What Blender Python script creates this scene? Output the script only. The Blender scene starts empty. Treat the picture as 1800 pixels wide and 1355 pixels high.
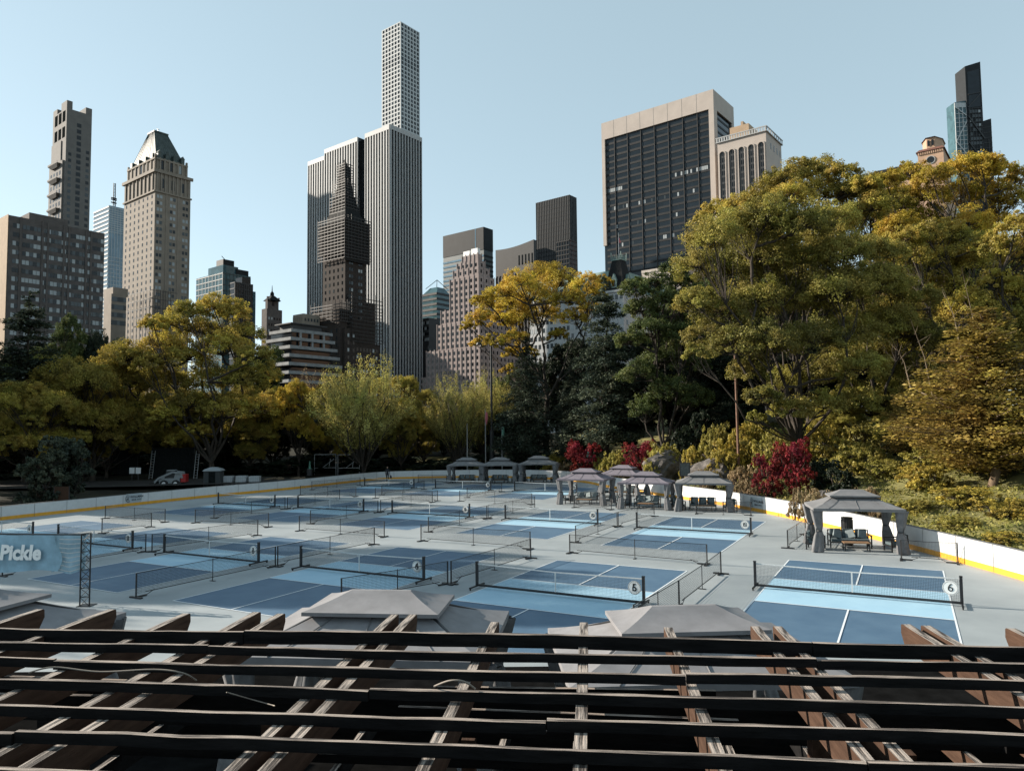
import bpy, math, random
import numpy as np
from mathutils import Vector, Matrix, Euler
R = math.radians
S = bpy.context.scene
COL = S.collection

# ------------------------------------------------------------------ camera, sky, sun, exposure
F = 1279.47; PITCH = R(-3.4864); EYE = 6.0972; ROLL = R(-.6207)
cd = bpy.data.cameras.new('camera'); cam = bpy.data.objects.new('camera', cd); COL.objects.link(cam)
cd.sensor_width = 36; cd.lens = 36*F/1800; cd.clip_start = .1; cd.clip_end = 9000
cam.matrix_world = Matrix.Translation((0, 0, EYE)) @ (Matrix.Rotation(math.pi/2-PITCH, 4, 'X') @ Matrix.Rotation(ROLL, 4, 'Z'))
S.camera = cam
SUN_EL = 23.0
SUNV = Vector((-.955*math.cos(R(SUN_EL)), .297*math.cos(R(SUN_EL)), math.sin(R(SUN_EL)))).normalized()
sd = bpy.data.lights.new('sun', 'SUN'); sd.energy = 5.0; sd.angle = R(.5); sd.color = (1, .90, .77)
so = bpy.data.objects.new('sun', sd); COL.objects.link(so); so.rotation_euler = (-SUNV).to_track_quat('-Z', 'Y').to_euler()
wd = bpy.data.worlds.new('World'); S.world = wd; wd.use_nodes = True
nt = wd.node_tree; bg = nt.nodes['Background']; sk = nt.nodes.new('ShaderNodeTexSky')
sk.sky_type = 'NISHITA'; sk.sun_disc = False; sk.sun_elevation = R(SUN_EL); sk.sun_rotation = math.atan2(SUNV.x, SUNV.y)
sk.air_density = .9; sk.dust_density = .25; sk.ozone_density = 1.6
hs = nt.nodes.new('ShaderNodeHueSaturation'); hs.inputs['Saturation'].default_value = .55; hs.inputs['Hue'].default_value = .470
nt.links.new(sk.outputs[0], hs.inputs['Color']); mxs = nt.nodes.new('ShaderNodeMix'); mxs.data_type = 'RGBA'; mxs.inputs[0].default_value = .55; mxs.inputs[7].default_value = (2.05, 2.85, 3.3, 1)   # flat pale blue mixed in to even out the sky gradient
nt.links.new(hs.outputs[0], mxs.inputs[6]); nt.links.new(mxs.outputs[2], bg.inputs[0]); bg.inputs[1].default_value = .112
S.view_settings.view_transform = 'Standard'; S.view_settings.look = 'None'; S.view_settings.gamma = 1
S.view_settings.exposure = 1.02
S.render.engine = 'CYCLES'
S.cycles.max_bounces = 5; S.cycles.transparent_max_bounces = 8; S.cycles.diffuse_bounces = 2; S.cycles.glossy_bounces = 2; S.cycles.transmission_bounces = 3

# ------------------------------------------------------------------ survey of the place (bearings read off the photograph -> world metres)
def ray(px, py):
    x = px-900; y = py-677.5; c, s = math.cos(ROLL), math.sin(ROLL)
    X = x*c+y*s; Y = -x*s+y*c; cp, sp = math.cos(PITCH), math.sin(PITCH); u = -Y/F
    return Vector((X/F, cp+u*sp, u*cp-sp))
def g(px, py, z=0.):
    d = ray(px, py); return Vector((0, 0, EYE))+d*((z-EYE)/d.z)
def at(px, py, Y):
    d = ray(px, py); return Vector((0, 0, EYE))+d*(Y/d.y)

# ------------------------------------------------------------------ helpers
def tag(o, label=None, cat=None, group=None, kind=None):
    if label: o['label'] = label
    if cat: o['category'] = cat
    if group: o['group'] = group
    if kind: o['kind'] = kind
    return o
def empty(name, loc=(0, 0, 0), rz=0, label=None, cat=None, group=None):
    o = bpy.data.objects.new(name, None); COL.objects.link(o); o.location = loc; o.rotation_euler = (0, 0, rz)
    o.empty_display_size = .3
    return tag(o, label, cat, group)
def mobj(name, me, parent=None):
    o = bpy.data.objects.new(name, me); COL.objects.link(o)
    if parent: o.parent = parent
    return o
def kids(o): return [c for c in bpy.data.objects if c.parent == o]
CH = {}
def copy_tree(o, parent=None):
    c = o.copy(); COL.objects.link(c); c.parent = parent
    if o.name not in CH: CH[o.name] = kids(o)
    for k in CH[o.name]: copy_tree(k, c)
    return c
class MB:
    def __init__(s): s.v = []; s.f = []; s.m = []
    def add(s, vs, fs, m=0):
        n = len(s.v); s.v += [tuple(v) for v in vs]; s.f += [tuple(i+n for i in f) for f in fs]; s.m += [m]*len(fs)
    def box(s, x0, y0, z0, x1, y1, z1, m=0, mtop=None, M=None):
        vs = [(x0,y0,z0),(x1,y0,z0),(x1,y1,z0),(x0,y1,z0),(x0,y0,z1),(x1,y0,z1),(x1,y1,z1),(x0,y1,z1)]
        if M is not None: vs = [M @ Vector(v) for v in vs]
        s.add(vs, [(0,3,2,1),(0,1,5,4),(1,2,6,5),(2,3,7,6),(3,0,4,7)], m); s.add(vs, [(4,5,6,7)], m if mtop is None else mtop)
        return s
    def frus(s, b, t, z0, z1, m=0, mtop=None):   # b,t = (x0,y0,x1,y1)
        s.add([(b[0],b[1],z0),(b[2],b[1],z0),(b[2],b[3],z0),(b[0],b[3],z0),(t[0],t[1],z1),(t[2],t[1],z1),(t[2],t[3],z1),(t[0],t[3],z1)],
              [(0,3,2,1),(0,1,5,4),(1,2,6,5),(2,3,7,6),(3,0,4,7)], m)
        s.add([(t[0],t[1],z1),(t[2],t[1],z1),(t[2],t[3],z1),(t[0],t[3],z1)], [(0,1,2,3)], m if mtop is None else mtop); return s
    def bar(s, a, b, w, h=None, m=0):            # square bar
        a = Vector(a); b = Vector(b); h = h or w; d = (b-a); 
        if d.length < 1e-6: return s
        d.normalize(); u = Vector((0,0,1)) if abs(d.z) < .95 else Vector((1,0,0)); r = d.cross(u).normalized(); u = r.cross(d)
        vs = [p+r*(i*w/2)+u*(j*h/2) for p in (a, b) for i, j in ((-1,-1),(1,-1),(1,1),(-1,1))]
        s.add(vs, [(0,1,2,3),(7,6,5,4),(0,4,5,1),(1,5,6,2),(2,6,7,3),(3,7,4,0)], m); return s
    def tube(s, pts, rad, n=6, m=0, cap=True):
        pts = [Vector(p) for p in pts]; k = len(pts)
        if not hasattr(rad, '__len__'): rad = [rad]*k
        vs = []
        for i, p in enumerate(pts):
            d = (pts[min(i+1, k-1)]-pts[max(i-1, 0)]).normalized(); u = Vector((0,0,1)) if abs(d.z) < .9 else Vector((1,0,0))
            r = d.cross(u).normalized(); u = r.cross(d)
            vs += [p+(r*math.cos(2*math.pi*j/n)+u*math.sin(2*math.pi*j/n))*rad[i] for j in range(n)]
        fs = [(i*n+j, i*n+(j+1) % n, (i+1)*n+(j+1) % n, (i+1)*n+j) for i in range(k-1) for j in range(n)]
        if cap: fs += [tuple(range(n)), tuple((k-1)*n+j for j in reversed(range(n)))]
        s.add(vs, fs, m); return s
    def lathe(s, prof, n=16, c=(0,0,0), m=0):
        vs = [(c[0]+r*math.cos(2*math.pi*j/n), c[1]+r*math.sin(2*math.pi*j/n), c[2]+z) for r, z in prof for j in range(n)]
        s.add(vs, [(i*n+j, i*n+(j+1) % n, (i+1)*n+(j+1) % n, (i+1)*n+j) for i in range(len(prof)-1) for j in range(n)], m); return s
    def mesh(s, name, mats, smooth=False):
        me = bpy.data.meshes.new(name); me.from_pydata(s.v, [], s.f)
        for m in (mats if isinstance(mats, (list, tuple)) else [mats]): me.materials.append(m)
        me.polygons.foreach_set('material_index', s.m)
        if smooth: me.polygons.foreach_set('use_smooth', [True]*len(s.f))
        me.update(); return me
    def build(s, name, mats, parent=None, smooth=False): return mobj(name, s.mesh(name, mats, smooth), parent)

# ------------------------------------------------------------------ materials
def mat(name, col, rough=.8, metal=0., noise=None, noise_scale=8., bump=0., spec=.5, coords='Object', stretch=(1,1,1), col2=None, ramp=(.35,.65), detail=6, trans=0.):
    m = bpy.data.materials.new(name); m.use_nodes = True; n = m.node_tree; b = n.nodes['Principled BSDF']
    b.inputs['Base Color'].default_value = (*col, 1); b.inputs['Roughness'].default_value = rough; b.inputs['Metallic'].default_value = metal
    b.inputs['Specular IOR Level'].default_value = spec
    if noise or col2:
        tc = n.nodes.new('ShaderNodeTexCoord'); mp = n.nodes.new('ShaderNodeMapping'); nz = n.nodes.new('ShaderNodeTexNoise'); rp = n.nodes.new('ShaderNodeValToRGB')
        mp.inputs['Scale'].default_value = stretch; nz.inputs['Scale'].default_value = noise_scale; nz.inputs['Detail'].default_value = detail; nz.inputs['Roughness'].default_value = .62
        n.links.new(tc.outputs[coords], mp.inputs[0]); n.links.new(mp.outputs[0], nz.inputs['Vector']); n.links.new(nz.outputs['Fac'], rp.inputs[0])
        c2 = col2 or tuple(min(1, c*(1+noise)) for c in col); c1 = col if col2 else tuple(c*(1-noise) for c in col)
        rp.color_ramp.elements[0].color = (*c1, 1); rp.color_ramp.elements[1].color = (*c2, 1)
        rp.color_ramp.elements[0].position, rp.color_ramp.elements[1].position = ramp
        n.links.new(rp.outputs[0], b.inputs['Base Color'])
        if bump:
            bp = n.nodes.new('ShaderNodeBump'); bp.inputs['Strength'].default_value = bump; bp.inputs['Distance'].default_value = .02
            n.links.new(nz.outputs['Fac'], bp.inputs['Height']); n.links.new(bp.outputs[0], b.inputs['Normal'])
    return m
def leaf_mat(name, c0, c1, c2, trans=.42):
    m = bpy.data.materials.new(name); m.use_nodes = True; n = m.node_tree; n.nodes.clear()
    out = n.nodes.new('ShaderNodeOutputMaterial'); a = n.nodes.new('ShaderNodeAttribute'); a.attribute_name = 'tint'
    oi = n.nodes.new('ShaderNodeObjectInfo')
    rp = n.nodes.new('ShaderNodeValToRGB'); e = rp.color_ramp.elements; e[0].color = (*c0, 1); e[1].color = (*c2, 1); e[0].position = 0; e[1].position = 1
    x = e.new(.5); x.color = (*c1, 1)
    n.links.new(a.outputs['Fac'], rp.inputs[0])
    h = n.nodes.new('ShaderNodeHueSaturation'); mr = n.nodes.new('ShaderNodeMapRange'); mr.inputs[3].default_value = .82; mr.inputs[4].default_value = 1.15
    n.links.new(oi.outputs['Random'], mr.inputs[0]); n.links.new(mr.outputs[0], h.inputs['Value']); n.links.new(rp.outputs[0], h.inputs['Color'])
    tc = n.nodes.new('ShaderNodeTexCoord'); nz = n.nodes.new('ShaderNodeTexNoise'); nz.inputs['Scale'].default_value = .45; nz.inputs['Detail'].default_value = 3; n.links.new(tc.outputs['Object'], nz.inputs['Vector'])
    m4 = n.nodes.new('ShaderNodeMapRange'); m4.inputs[1].default_value = .3; m4.inputs[2].default_value = .7; m4.inputs[3].default_value = .485; m4.inputs[4].default_value = .525; n.links.new(nz.outputs['Fac'], m4.inputs[0]); n.links.new(m4.outputs[0], h.inputs['Hue'])
    d = n.nodes.new('ShaderNodeBsdfDiffuse'); t = n.nodes.new('ShaderNodeBsdfTranslucent'); mx = n.nodes.new('ShaderNodeMixShader'); mx.inputs[0].default_value = trans
    gl = n.nodes.new('ShaderNodeBsdfGlossy'); gl.inputs['Roughness'].default_value = .6; m2 = n.nodes.new('ShaderNodeMixShader'); m2.inputs[0].default_value = .02
    n.links.new(h.outputs[0], d.inputs[0]); n.links.new(h.outputs[0], t.inputs[0]); n.links.new(d.outputs[0], mx.inputs[1]); n.links.new(t.outputs[0], mx.inputs[2])
    n.links.new(mx.outputs[0], m2.inputs[1]); n.links.new(gl.outputs[0], m2.inputs[2]); n.links.new(m2.outputs[0], out.inputs[0]); return m
def glass(name, col, rough=.12, spec=.8, var=0.):
    m = mat(name, col, rough, 0, spec=spec)
    if var:
        n = m.node_tree; b = n.nodes['Principled BSDF']; tc = n.nodes.new('ShaderNodeTexCoord'); v = n.nodes.new('ShaderNodeTexVoronoi'); v.inputs['Scale'].default_value = .22
        n.links.new(tc.outputs['Object'], v.inputs['Vector']); rp = n.nodes.new('ShaderNodeValToRGB'); rp.color_ramp.elements[0].color = (*[c*(1-var) for c in col], 1); rp.color_ramp.elements[1].color = (*[c*(1+var) for c in col], 1)
        n.links.new(v.outputs['Color'], rp.inputs[0]); n.links.new(rp.outputs[0], b.inputs['Base Color'])
    return m
M = {}
M['ground'] = mat('soil', (.014,.013,.01), 1., spec=.1, col2=(.035,.032,.02), noise_scale=.25, bump=.3)
M['hill'] = mat('hill_grass', (.08,.075,.025), .95, col2=(.22,.20,.06), noise_scale=.35, bump=.4, ramp=(.38,.66))
M['path'] = mat('path_dirt', (.035,.033,.031), 1., spec=.1, noise=.3, noise_scale=1.)
M['rink'] = mat('rink_coating', (.235,.262,.274), .62, col2=(.33,.36,.37), noise_scale=.28, bump=.02, ramp=(.3,.72), detail=10)
M['navy'] = mat('court_navy', (.048,.10,.165), .6, col2=(.08,.145,.215), noise_scale=.7, ramp=(.3,.75), detail=10)
M['sky_blue'] = mat('court_light_blue', (.27,.44,.56), .6, col2=(.34,.52,.63), noise_scale=.7, ramp=(.3,.75), detail=10)
M['line'] = mat('line_paint', (.72,.76,.78), .6, noise=.08, noise_scale=6)
M['board'] = mat('board_white', (.62,.63,.63), .45, noise=.05, noise_scale=3)
M['kick'] = mat('kick_orange', (.70,.33,.03), .5, noise=.08, noise_scale=3)
M['seam'] = mat('seam', (.12,.12,.12), .8)
M['patch'] = mat('logo_patch', (.36,.40,.42), .6)
M['ink'] = mat('ink', (.01,.01,.012), .6)
M['black'] = mat('black_steel', (.012,.013,.015), .38, noise=.3, noise_scale=5)
M['netcord'] = mat('net_cord', (.02,.022,.025), .8)
M['tape'] = mat('net_tape', (.52,.54,.54), .7, noise=.08, noise_scale=12)
M['sign'] = mat('sign_white', (.82,.82,.80), .5)
M['canvas'] = mat('canvas_grey', (.20,.20,.205), .85, noise=.12, noise_scale=2.5, bump=.15)
M['canvas_l'] = mat('canvas_pale', (.29,.285,.295), .85, noise=.12, noise_scale=2.5, bump=.15)
M['canvas_p'] = mat('canvas_purple', (.185,.165,.195), .85, noise=.12, noise_scale=2.5, bump=.15)
M['curtain'] = mat('curtain', (.15,.15,.155), .9, noise=.2, noise_scale=5)
M['frame'] = mat('gazebo_frame', (.03,.03,.032), .5)
M['cushion'] = mat('cushion', (.10,.14,.155), .9, noise=.15, noise_scale=6)
M['cushion_l'] = mat('pillow', (.19,.23,.24), .9, noise=.15, noise_scale=6)
M['wood_table'] = mat('table_wood', (.22,.13,.07), .6, noise=.25, noise_scale=4, stretch=(1,6,1))
def wood(name, dark, lite, ax, sc=5., rng=(.36,.56)):
    st = [14, 14, 14]; st[ax] = .7
    return mat(name, dark, .85, col2=lite, noise_scale=sc, stretch=tuple(st), bump=1., ramp=rng, detail=8)
M['raf_top'] = wood('rafter_weathered_top', (.025,.018,.014), (.34,.29,.25), 1, 2.4, (.43,.56))
M['raf_side'] = mat('rafter_brown_paint', (.04,.023,.016), .85, spec=.1, col2=(.085,.05,.034), noise_scale=4, stretch=(4,.6,4), bump=.6, ramp=(.3,.7), detail=9)
M['bat_top'] = wood('batten_weathered_top', (.03,.022,.018), (.34,.28,.235), 0, 2.4, (.42,.57))
M['bat_side'] = mat('batten_black_paint', (.0065,.006,.006), .8, spec=.15, noise=.5, noise_scale=3, stretch=(1,4,6), bump=.5)
M['terrace'] = mat('terrace_paving', (.008,.008,.008), 1., spec=0, noise=.3, noise_scale=2)  # near-black colour stands in for the shade under the pergola
M['bark'] = mat('bark', (.035,.027,.02), .95, noise=.5, noise_scale=3, stretch=(3,3,.6), bump=1.)
M['bark_l'] = mat('bark_pale', (.13,.09,.055), .95, noise=.4, noise_scale=3, stretch=(3,3,.6), bump=1.)
M['rock'] = mat('rock', (.035,.032,.03), .9, col2=(.17,.15,.135), noise_scale=1.3, bump=1.2, ramp=(.3,.75), stretch=(1,1,2.2), detail=9)
M['gold'] = leaf_mat('leaf_gold', (.16,.115,.018), (.46,.32,.045), (.72,.50,.08))
M['goldgreen'] = leaf_mat('leaf_gold_green', (.085,.08,.02), (.32,.25,.05), (.58,.43,.085))
M['olive'] = leaf_mat('leaf_olive', (.06,.06,.018), (.27,.23,.052), (.50,.42,.10))
M['pale'] = leaf_mat('leaf_pale', (.11,.10,.03), (.36,.31,.09), (.56,.48,.15))
M['green'] = leaf_mat('leaf_green', (.03,.042,.014), (.09,.115,.032), (.20,.21,.06), .35)
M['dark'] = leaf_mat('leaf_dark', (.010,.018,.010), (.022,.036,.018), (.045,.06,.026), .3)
M['needle'] = leaf_mat('needle_dark', (.018,.028,.022), (.055,.072,.05), (.13,.145,.09), .22)
M['larch'] = leaf_mat('needle_gold_brown', (.07,.05,.017), (.27,.19,.05), (.50,.36,.085), .35)
M['red'] = leaf_mat('leaf_crimson', (.06,.005,.008), (.20,.018,.022), (.38,.045,.045), .4)
M['tan'] = leaf_mat('leaf_tan', (.13,.09,.04), (.28,.20,.11), (.42,.33,.20), .35)
M['grass'] = leaf_mat('grass_blade', (.06,.065,.02), (.22,.215,.055), (.44,.39,.12), .45)
M['stone'] = mat('limestone', (.30,.25,.20), .85, noise=.12, noise_scale=.3)
M['pinkstone'] = mat('pink_brick', (.32,.26,.245), .85, noise=.12, noise_scale=.3)
M['brick'] = mat('brown_brick', (.064,.055,.051), .9, noise=.2, noise_scale=.5)
M['brick_tan'] = mat('tan_brick', (.50,.36,.24), .9, noise=.1, noise_scale=.5)
M['grey_stone'] = mat('grey_limestone', (.14,.13,.12), .85, noise=.12, noise_scale=.2)
M['marble'] = mat('white_marble', (.58,.59,.59), .6, noise=.06, noise_scale=.3)
M['travertine'] = mat('travertine', (.60,.52,.46), .8, noise=.06, noise_scale=.15)
M['concrete_w'] = mat('white_concrete', (.58,.60,.60), .7, noise=.05, noise_scale=.3)
M['scaff'] = mat('scaffold_netting', (.026,.019,.017), .9, noise=.5, noise_scale=.6)
M['scaff_tube'] = mat('scaffold_tube', (.075,.062,.056), .6)
M['sherry'] = mat('sherry_brick', (.12,.08,.06), .9, noise=.3, noise_scale=.4)
M['copper'] = mat('copper_green', (.17,.27,.24), .7, col2=(.30,.42,.38), noise_scale=.5)
M['darkcopper'] = mat('roof_dark_green', (.05,.075,.068), .6, col2=(.12,.16,.145), noise_scale=.6)
M['slate'] = mat('slate', (.045,.05,.052), .8, spec=.15, noise=.2, noise_scale=1)
M['g_dark'] = glass('glass_dark', (.014,.016,.018), .06, .28, .5)
M['g_mid'] = glass('glass_mid', (.06,.07,.075), .06, .35)
M['g_lite'] = glass('glass_blind', (.34,.37,.38), .5, .3)
M['g_blue'] = glass('glass_blue', (.15,.23,.29), .06, .5, .2)
M['g_teal'] = glass('glass_teal', (.05,.10,.115), .06, .4, .3)
M['solow'] = glass('glass_charcoal', (.012,.017,.022), .06, .3, .25)
M['spandrel'] = mat('dark_spandrel', (.026,.030,.034), .6, spec=.2, noise=.2, noise_scale=.2)
M['spandrel_t'] = mat('teal_spandrel', (.045,.075,.08), .45, noise=.15, noise_scale=.2)
M['greybronze'] = mat('grey_bronze', (.028,.03,.032), .5, noise=.15, noise_scale=.2)
M['greyslab'] = mat('grey_slab', (.19,.195,.195), .85, noise=.2, noise_scale=.4)
M['granite'] = mat('grey_granite', (.055,.056,.058), .7, noise=.1, noise_scale=.2)
M['terracotta'] = mat('terracotta', (.18,.075,.05), .8, noise=.2, noise_scale=.5)
M['pinktan'] = mat('pink_tan_brick', (.58,.38,.26), .85, noise=.1, noise_scale=.5)
M['steel'] = mat('pale_steel', (.42,.44,.45), .4, .6)
M['rust'] = mat('rust_pole', (.16,.085,.055), .8, noise=.3, noise_scale=3)
M['bannerfab'] = mat('banner_blue', (.24,.38,.47), .75, noise=.25, noise_scale=1.1, bump=.6)
M['bannerfab2'] = mat('banner_pale', (.27,.40,.48), .75, noise=.22, noise_scale=1.3, bump=.6)
M['white'] = mat('white_paint', (.75,.76,.76), .45, noise=.05, noise_scale=4)
M['redp'] = mat('red_paint', (.35,.02,.02), .4)
M['rubber'] = mat('rubber', (.015,.015,.015), .8)
M['poly'] = mat('translucent_poly', (.45,.48,.50), .5)
M['plastic_d'] = mat('dark_plastic', (.025,.03,.032), .6)
M['plastic_l'] = mat('pale_plastic', (.42,.46,.48), .5)
M['screen'] = mat('black_screen_mesh', (.012,.014,.014), 1., spec=0, noise=.3, noise_scale=4)
M['cable'] = mat('cable', (.20,.17,.14), .7)
M['skin'] = mat('skin', (.35,.21,.15), .6)
M['cloth_d'] = mat('dark_cloth', (.012,.013,.018), .9)
M['cloth_j'] = mat('jeans', (.03,.035,.05), .9)
M['hair'] = mat('hair', (.02,.014,.01), .7)
M['bronze'] = mat('bronze_plaque', (.09,.105,.105), .6, noise=.3, noise_scale=6)
M['flagred'] = mat('flag_red', (.45,.12,.13), .8)
M['flaggreen'] = mat('flag_green', (.12,.28,.22), .8)
M['green_edge'] = mat('green_tarp', (.03,.09,.075), .8)
M['branch_dead'] = mat('dry_twig', (.16,.12,.08), .95)

def tone(k, f):
    n = M[k].node_tree
    for x in n.nodes:
        if x.type == 'VALTORGB':
            for e in x.color_ramp.elements: e.color = (*[c*f for c in e.color[:3]], 1)
        if x.type == 'BSDF_PRINCIPLED': x.inputs['Base Color'].default_value = (*[c*f for c in x.inputs['Base Color'].default_value[:3]], 1)
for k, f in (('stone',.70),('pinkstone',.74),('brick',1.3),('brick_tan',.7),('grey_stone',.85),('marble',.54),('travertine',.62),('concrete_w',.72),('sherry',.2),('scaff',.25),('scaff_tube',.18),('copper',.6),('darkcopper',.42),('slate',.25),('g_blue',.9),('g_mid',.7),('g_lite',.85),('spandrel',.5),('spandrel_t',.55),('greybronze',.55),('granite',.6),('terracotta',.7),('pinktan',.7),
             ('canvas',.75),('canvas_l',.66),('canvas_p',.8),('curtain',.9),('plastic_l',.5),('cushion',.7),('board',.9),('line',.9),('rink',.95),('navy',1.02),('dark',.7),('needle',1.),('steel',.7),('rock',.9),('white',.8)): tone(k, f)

# ------------------------------------------------------------------ rink outline
BP = [(-45,21),(-40.5,38),(-37.4,51.5),(-34.3,58.6),(-29.6,68.7),(-24.2,77.5),(-19.2,88.2),(-16.6,92.6),(-12,94.3),(-6,94.6),(0,93),(5,89),(8.1,83.5),(9.6,77.5),(11.4,71.5),(14.2,64.2),(16.4,57.8),(18,51.3),(18.8,46),(19.35,41),(19.75,34.3),(19.9,28),(19.8,22),(19.6,19.4)]
def catmull(P, n=5):
    out = []
    for i in range(len(P)-1):
        p0 = P[max(i-1,0)]; p1 = P[i]; p2 = P[i+1]; p3 = P[min(i+2, len(P)-1)]
        for k in range(n):
            t = k/n
            out.append(tuple(.5*((2*p1[j])+(-p0[j]+p2[j])*t+(2*p0[j]-5*p1[j]+4*p2[j]-p3[j])*t*t+(-p0[j]+3*p1[j]-3*p2[j]+p3[j])*t**3) for j in (0,1)))
    return out+[P[-1]]
BC = catmull(BP)
BA = np.array(BC)
def rdist(X, Y):
    """distance outside the rink outline (0 inside)"""
    P = np.stack([np.ravel(X), np.ravel(Y)], 1); poly = np.vstack([BA, [[19.6,-60],[-45,-60]]]); d = np.full(len(P), 1e9); ins = np.zeros(len(P), bool)
    n = len(poly)
    for i in range(n):
        a = poly[i]; b = poly[(i+1) % n]; ab = b-a; t = np.clip(((P-a)@ab)/(ab@ab+1e-12), 0, 1); d = np.minimum(d, np.hypot(*(P-a-t[:,None]*ab).T))
        c = ((a[1] > P[:,1]) != (b[1] > P[:,1])); xi = (b[0]-a[0])*(P[:,1]-a[1])/(b[1]-a[1]+1e-12)+a[0]; ins ^= c & (P[:,0] < xi)
    return np.where(ins, 0, d)
def sstep(x, a, b): t = np.clip((x-a)/(b-a), 0, 1); return t*t*(3-2*t)
def hills(X, Y):
    X = np.asarray(X, float); Y = np.asarray(Y, float)
    d = rdist(X, Y).reshape(X.shape); w = sstep(X-.12*(Y-90), -2, 14)
    right = 7.2*sstep(d, 0, 36)**.9+.6*sstep(d, 0, 4); back = 4.*sstep(d, 6, 70)
    h = right*w+back*(1-w)*sstep(X, -45, -5)+.02*d.clip(0, 60)*(1-w)
    h = h+(.22*np.sin(X*.55+1.3)*np.cos(Y*.43)+.12*np.sin(X*1.3+Y*.9))*sstep(d, 1, 8)*(.3+.7*w)
    far = sstep(np.hypot(X, Y), 150, 260); h = h*(1-far)+4*far
    return np.where(d <= 0, -.35, h+.02)
def hz(x, y): return float(hills(np.array([x]), np.array([y]))[0])

ax = np.concatenate([np.array([-4000,-2500,-1400,-800,-450,-280,-190]), np.arange(-140, 141, 2.), np.array([190,280,450,800,1400,2500,4000])])
ay = np.concatenate([np.array([-400,-100,-40]), np.arange(-16, 190, 2.), np.array([230,300,450,800,1400,2500,5500])])
GX, GY = np.meshgrid(ax, ay); GZ = hills(GX, GY)
nx, ny = len(ax), len(ay)
vs = list(zip(GX.ravel().tolist(), GY.ravel().tolist(), GZ.ravel().tolist()))
fs = [(j*nx+i, j*nx+i+1, (j+1)*nx+i+1, (j+1)*nx+i) for j in range(ny-1) for i in range(nx-1)]
me = bpy.data.meshes.new('ground'); me.from_pydata(vs, [], fs); me.materials.append(M['ground']); me.materials.append(M['hill'])
mi = []
for f in fs:
    x = sum(vs[i][0] for i in f)/4; y = sum(vs[i][1] for i in f)/4
    mi.append(1 if (x > 2 and y < 120) or (-22 < x <= 2 and 96 < y < 125) else 0)
me.polygons.foreach_set('material_index', mi); me.polygons.foreach_set('use_smooth', [True]*len(fs))
tag(mobj('ground', me), kind='structure')

def ngon(name, pts, z, m):
    me = bpy.data.meshes.new(name); me.from_pydata([(p[0], p[1], z) for p in pts], [], [tuple(range(len(pts)))]); me.materials.append(m); me.update()
    o = mobj(name, me); return o
tag(ngon('rink_floor', [(19.6,19.2)]+[(x, y) for x, y in reversed(BC)]+[(-45,19.2)], 0, M['rink']), kind='structure')
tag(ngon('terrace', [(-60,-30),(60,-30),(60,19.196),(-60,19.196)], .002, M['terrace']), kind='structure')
tag(ngon('service_path', [(-60,74),(-40,76),(-27.5,79),(-24,84),(-30,90),(-44,86),(-60,84)], hz(-40, 80)+.25, M['path']), kind='structure')

# ------------------------------------------------------------------ courts
TH = R(-28.4); U = Vector((math.cos(TH), math.sin(TH), 0)); V = Vector((-U.y, U.x, 0))
CT = {6:(12.12,26.5),5:(1.51,27.05),4:(-6.6,31.45),3:(-14.8,35.8),2:(-23.0,40.3),1:(-31.2,44.8),
      7:(-22.35,61.3),8:(-14.25,57.0),9:(-6.0,52.6),10:(2.4,48.25),11:(10.45,43.1),12:(-13.5,79.6),13:(-5.2,75.3),14:(3.1,71.2)}
def rect(mb, x0, y0, x1, y1, z, m): mb.add([(x0,y0,z),(x1,y0,z),(x1,y1,z),(x0,y1,z)], [(0,1,2,3)], m)
mb = MB(); HW, HL, KK, LW = 3.048, 6.706, 2.134, .055
rect(mb, -HW, -HL, HW, HL, .004, 0); rect(mb, -HW, -KK, HW, KK, .008, 1)
for x in (-HW, HW): rect(mb, x-LW/2, -HL, x+LW/2, HL, .012, 2)
for y in (-HL, -KK, KK, HL): rect(mb, -HW, y-LW/2, HW, y+LW/2, .016, 2)
for s in (-1, 1): rect(mb, -LW/2, min(s*KK, s*HL), LW/2, max(s*KK, s*HL), .020, 2)
cme = mb.mesh('court', [M['navy'], M['sky_blue'], M['line']])
for k, (x, y) in CT.items():
    o = tag(mobj('court', cme), kind='structure'); o.location = (x, y, 0); o.rotation_euler = (0, 0, TH)

# text
def text_mesh(s, size, m, extrude=.004, bold=0., shear=0., name='lettering'):
    c = bpy.data.curves.new(name, 'FONT'); c.body = s; c.size = size; c.extrude = extrude; c.align_x = 'CENTER'; c.align_y = 'CENTER'; c.offset = bold; c.shear = shear; c.resolution_u = 3
    o = bpy.data.objects.new(name, c); COL.objects.link(o); bpy.context.view_layer.update()
    me = bpy.data.meshes.new_from_object(o.evaluated_get(bpy.context.evaluated_depsgraph_get())); bpy.data.objects.remove(o)
    me.materials.clear(); me.materials.append(m); return me

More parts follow.
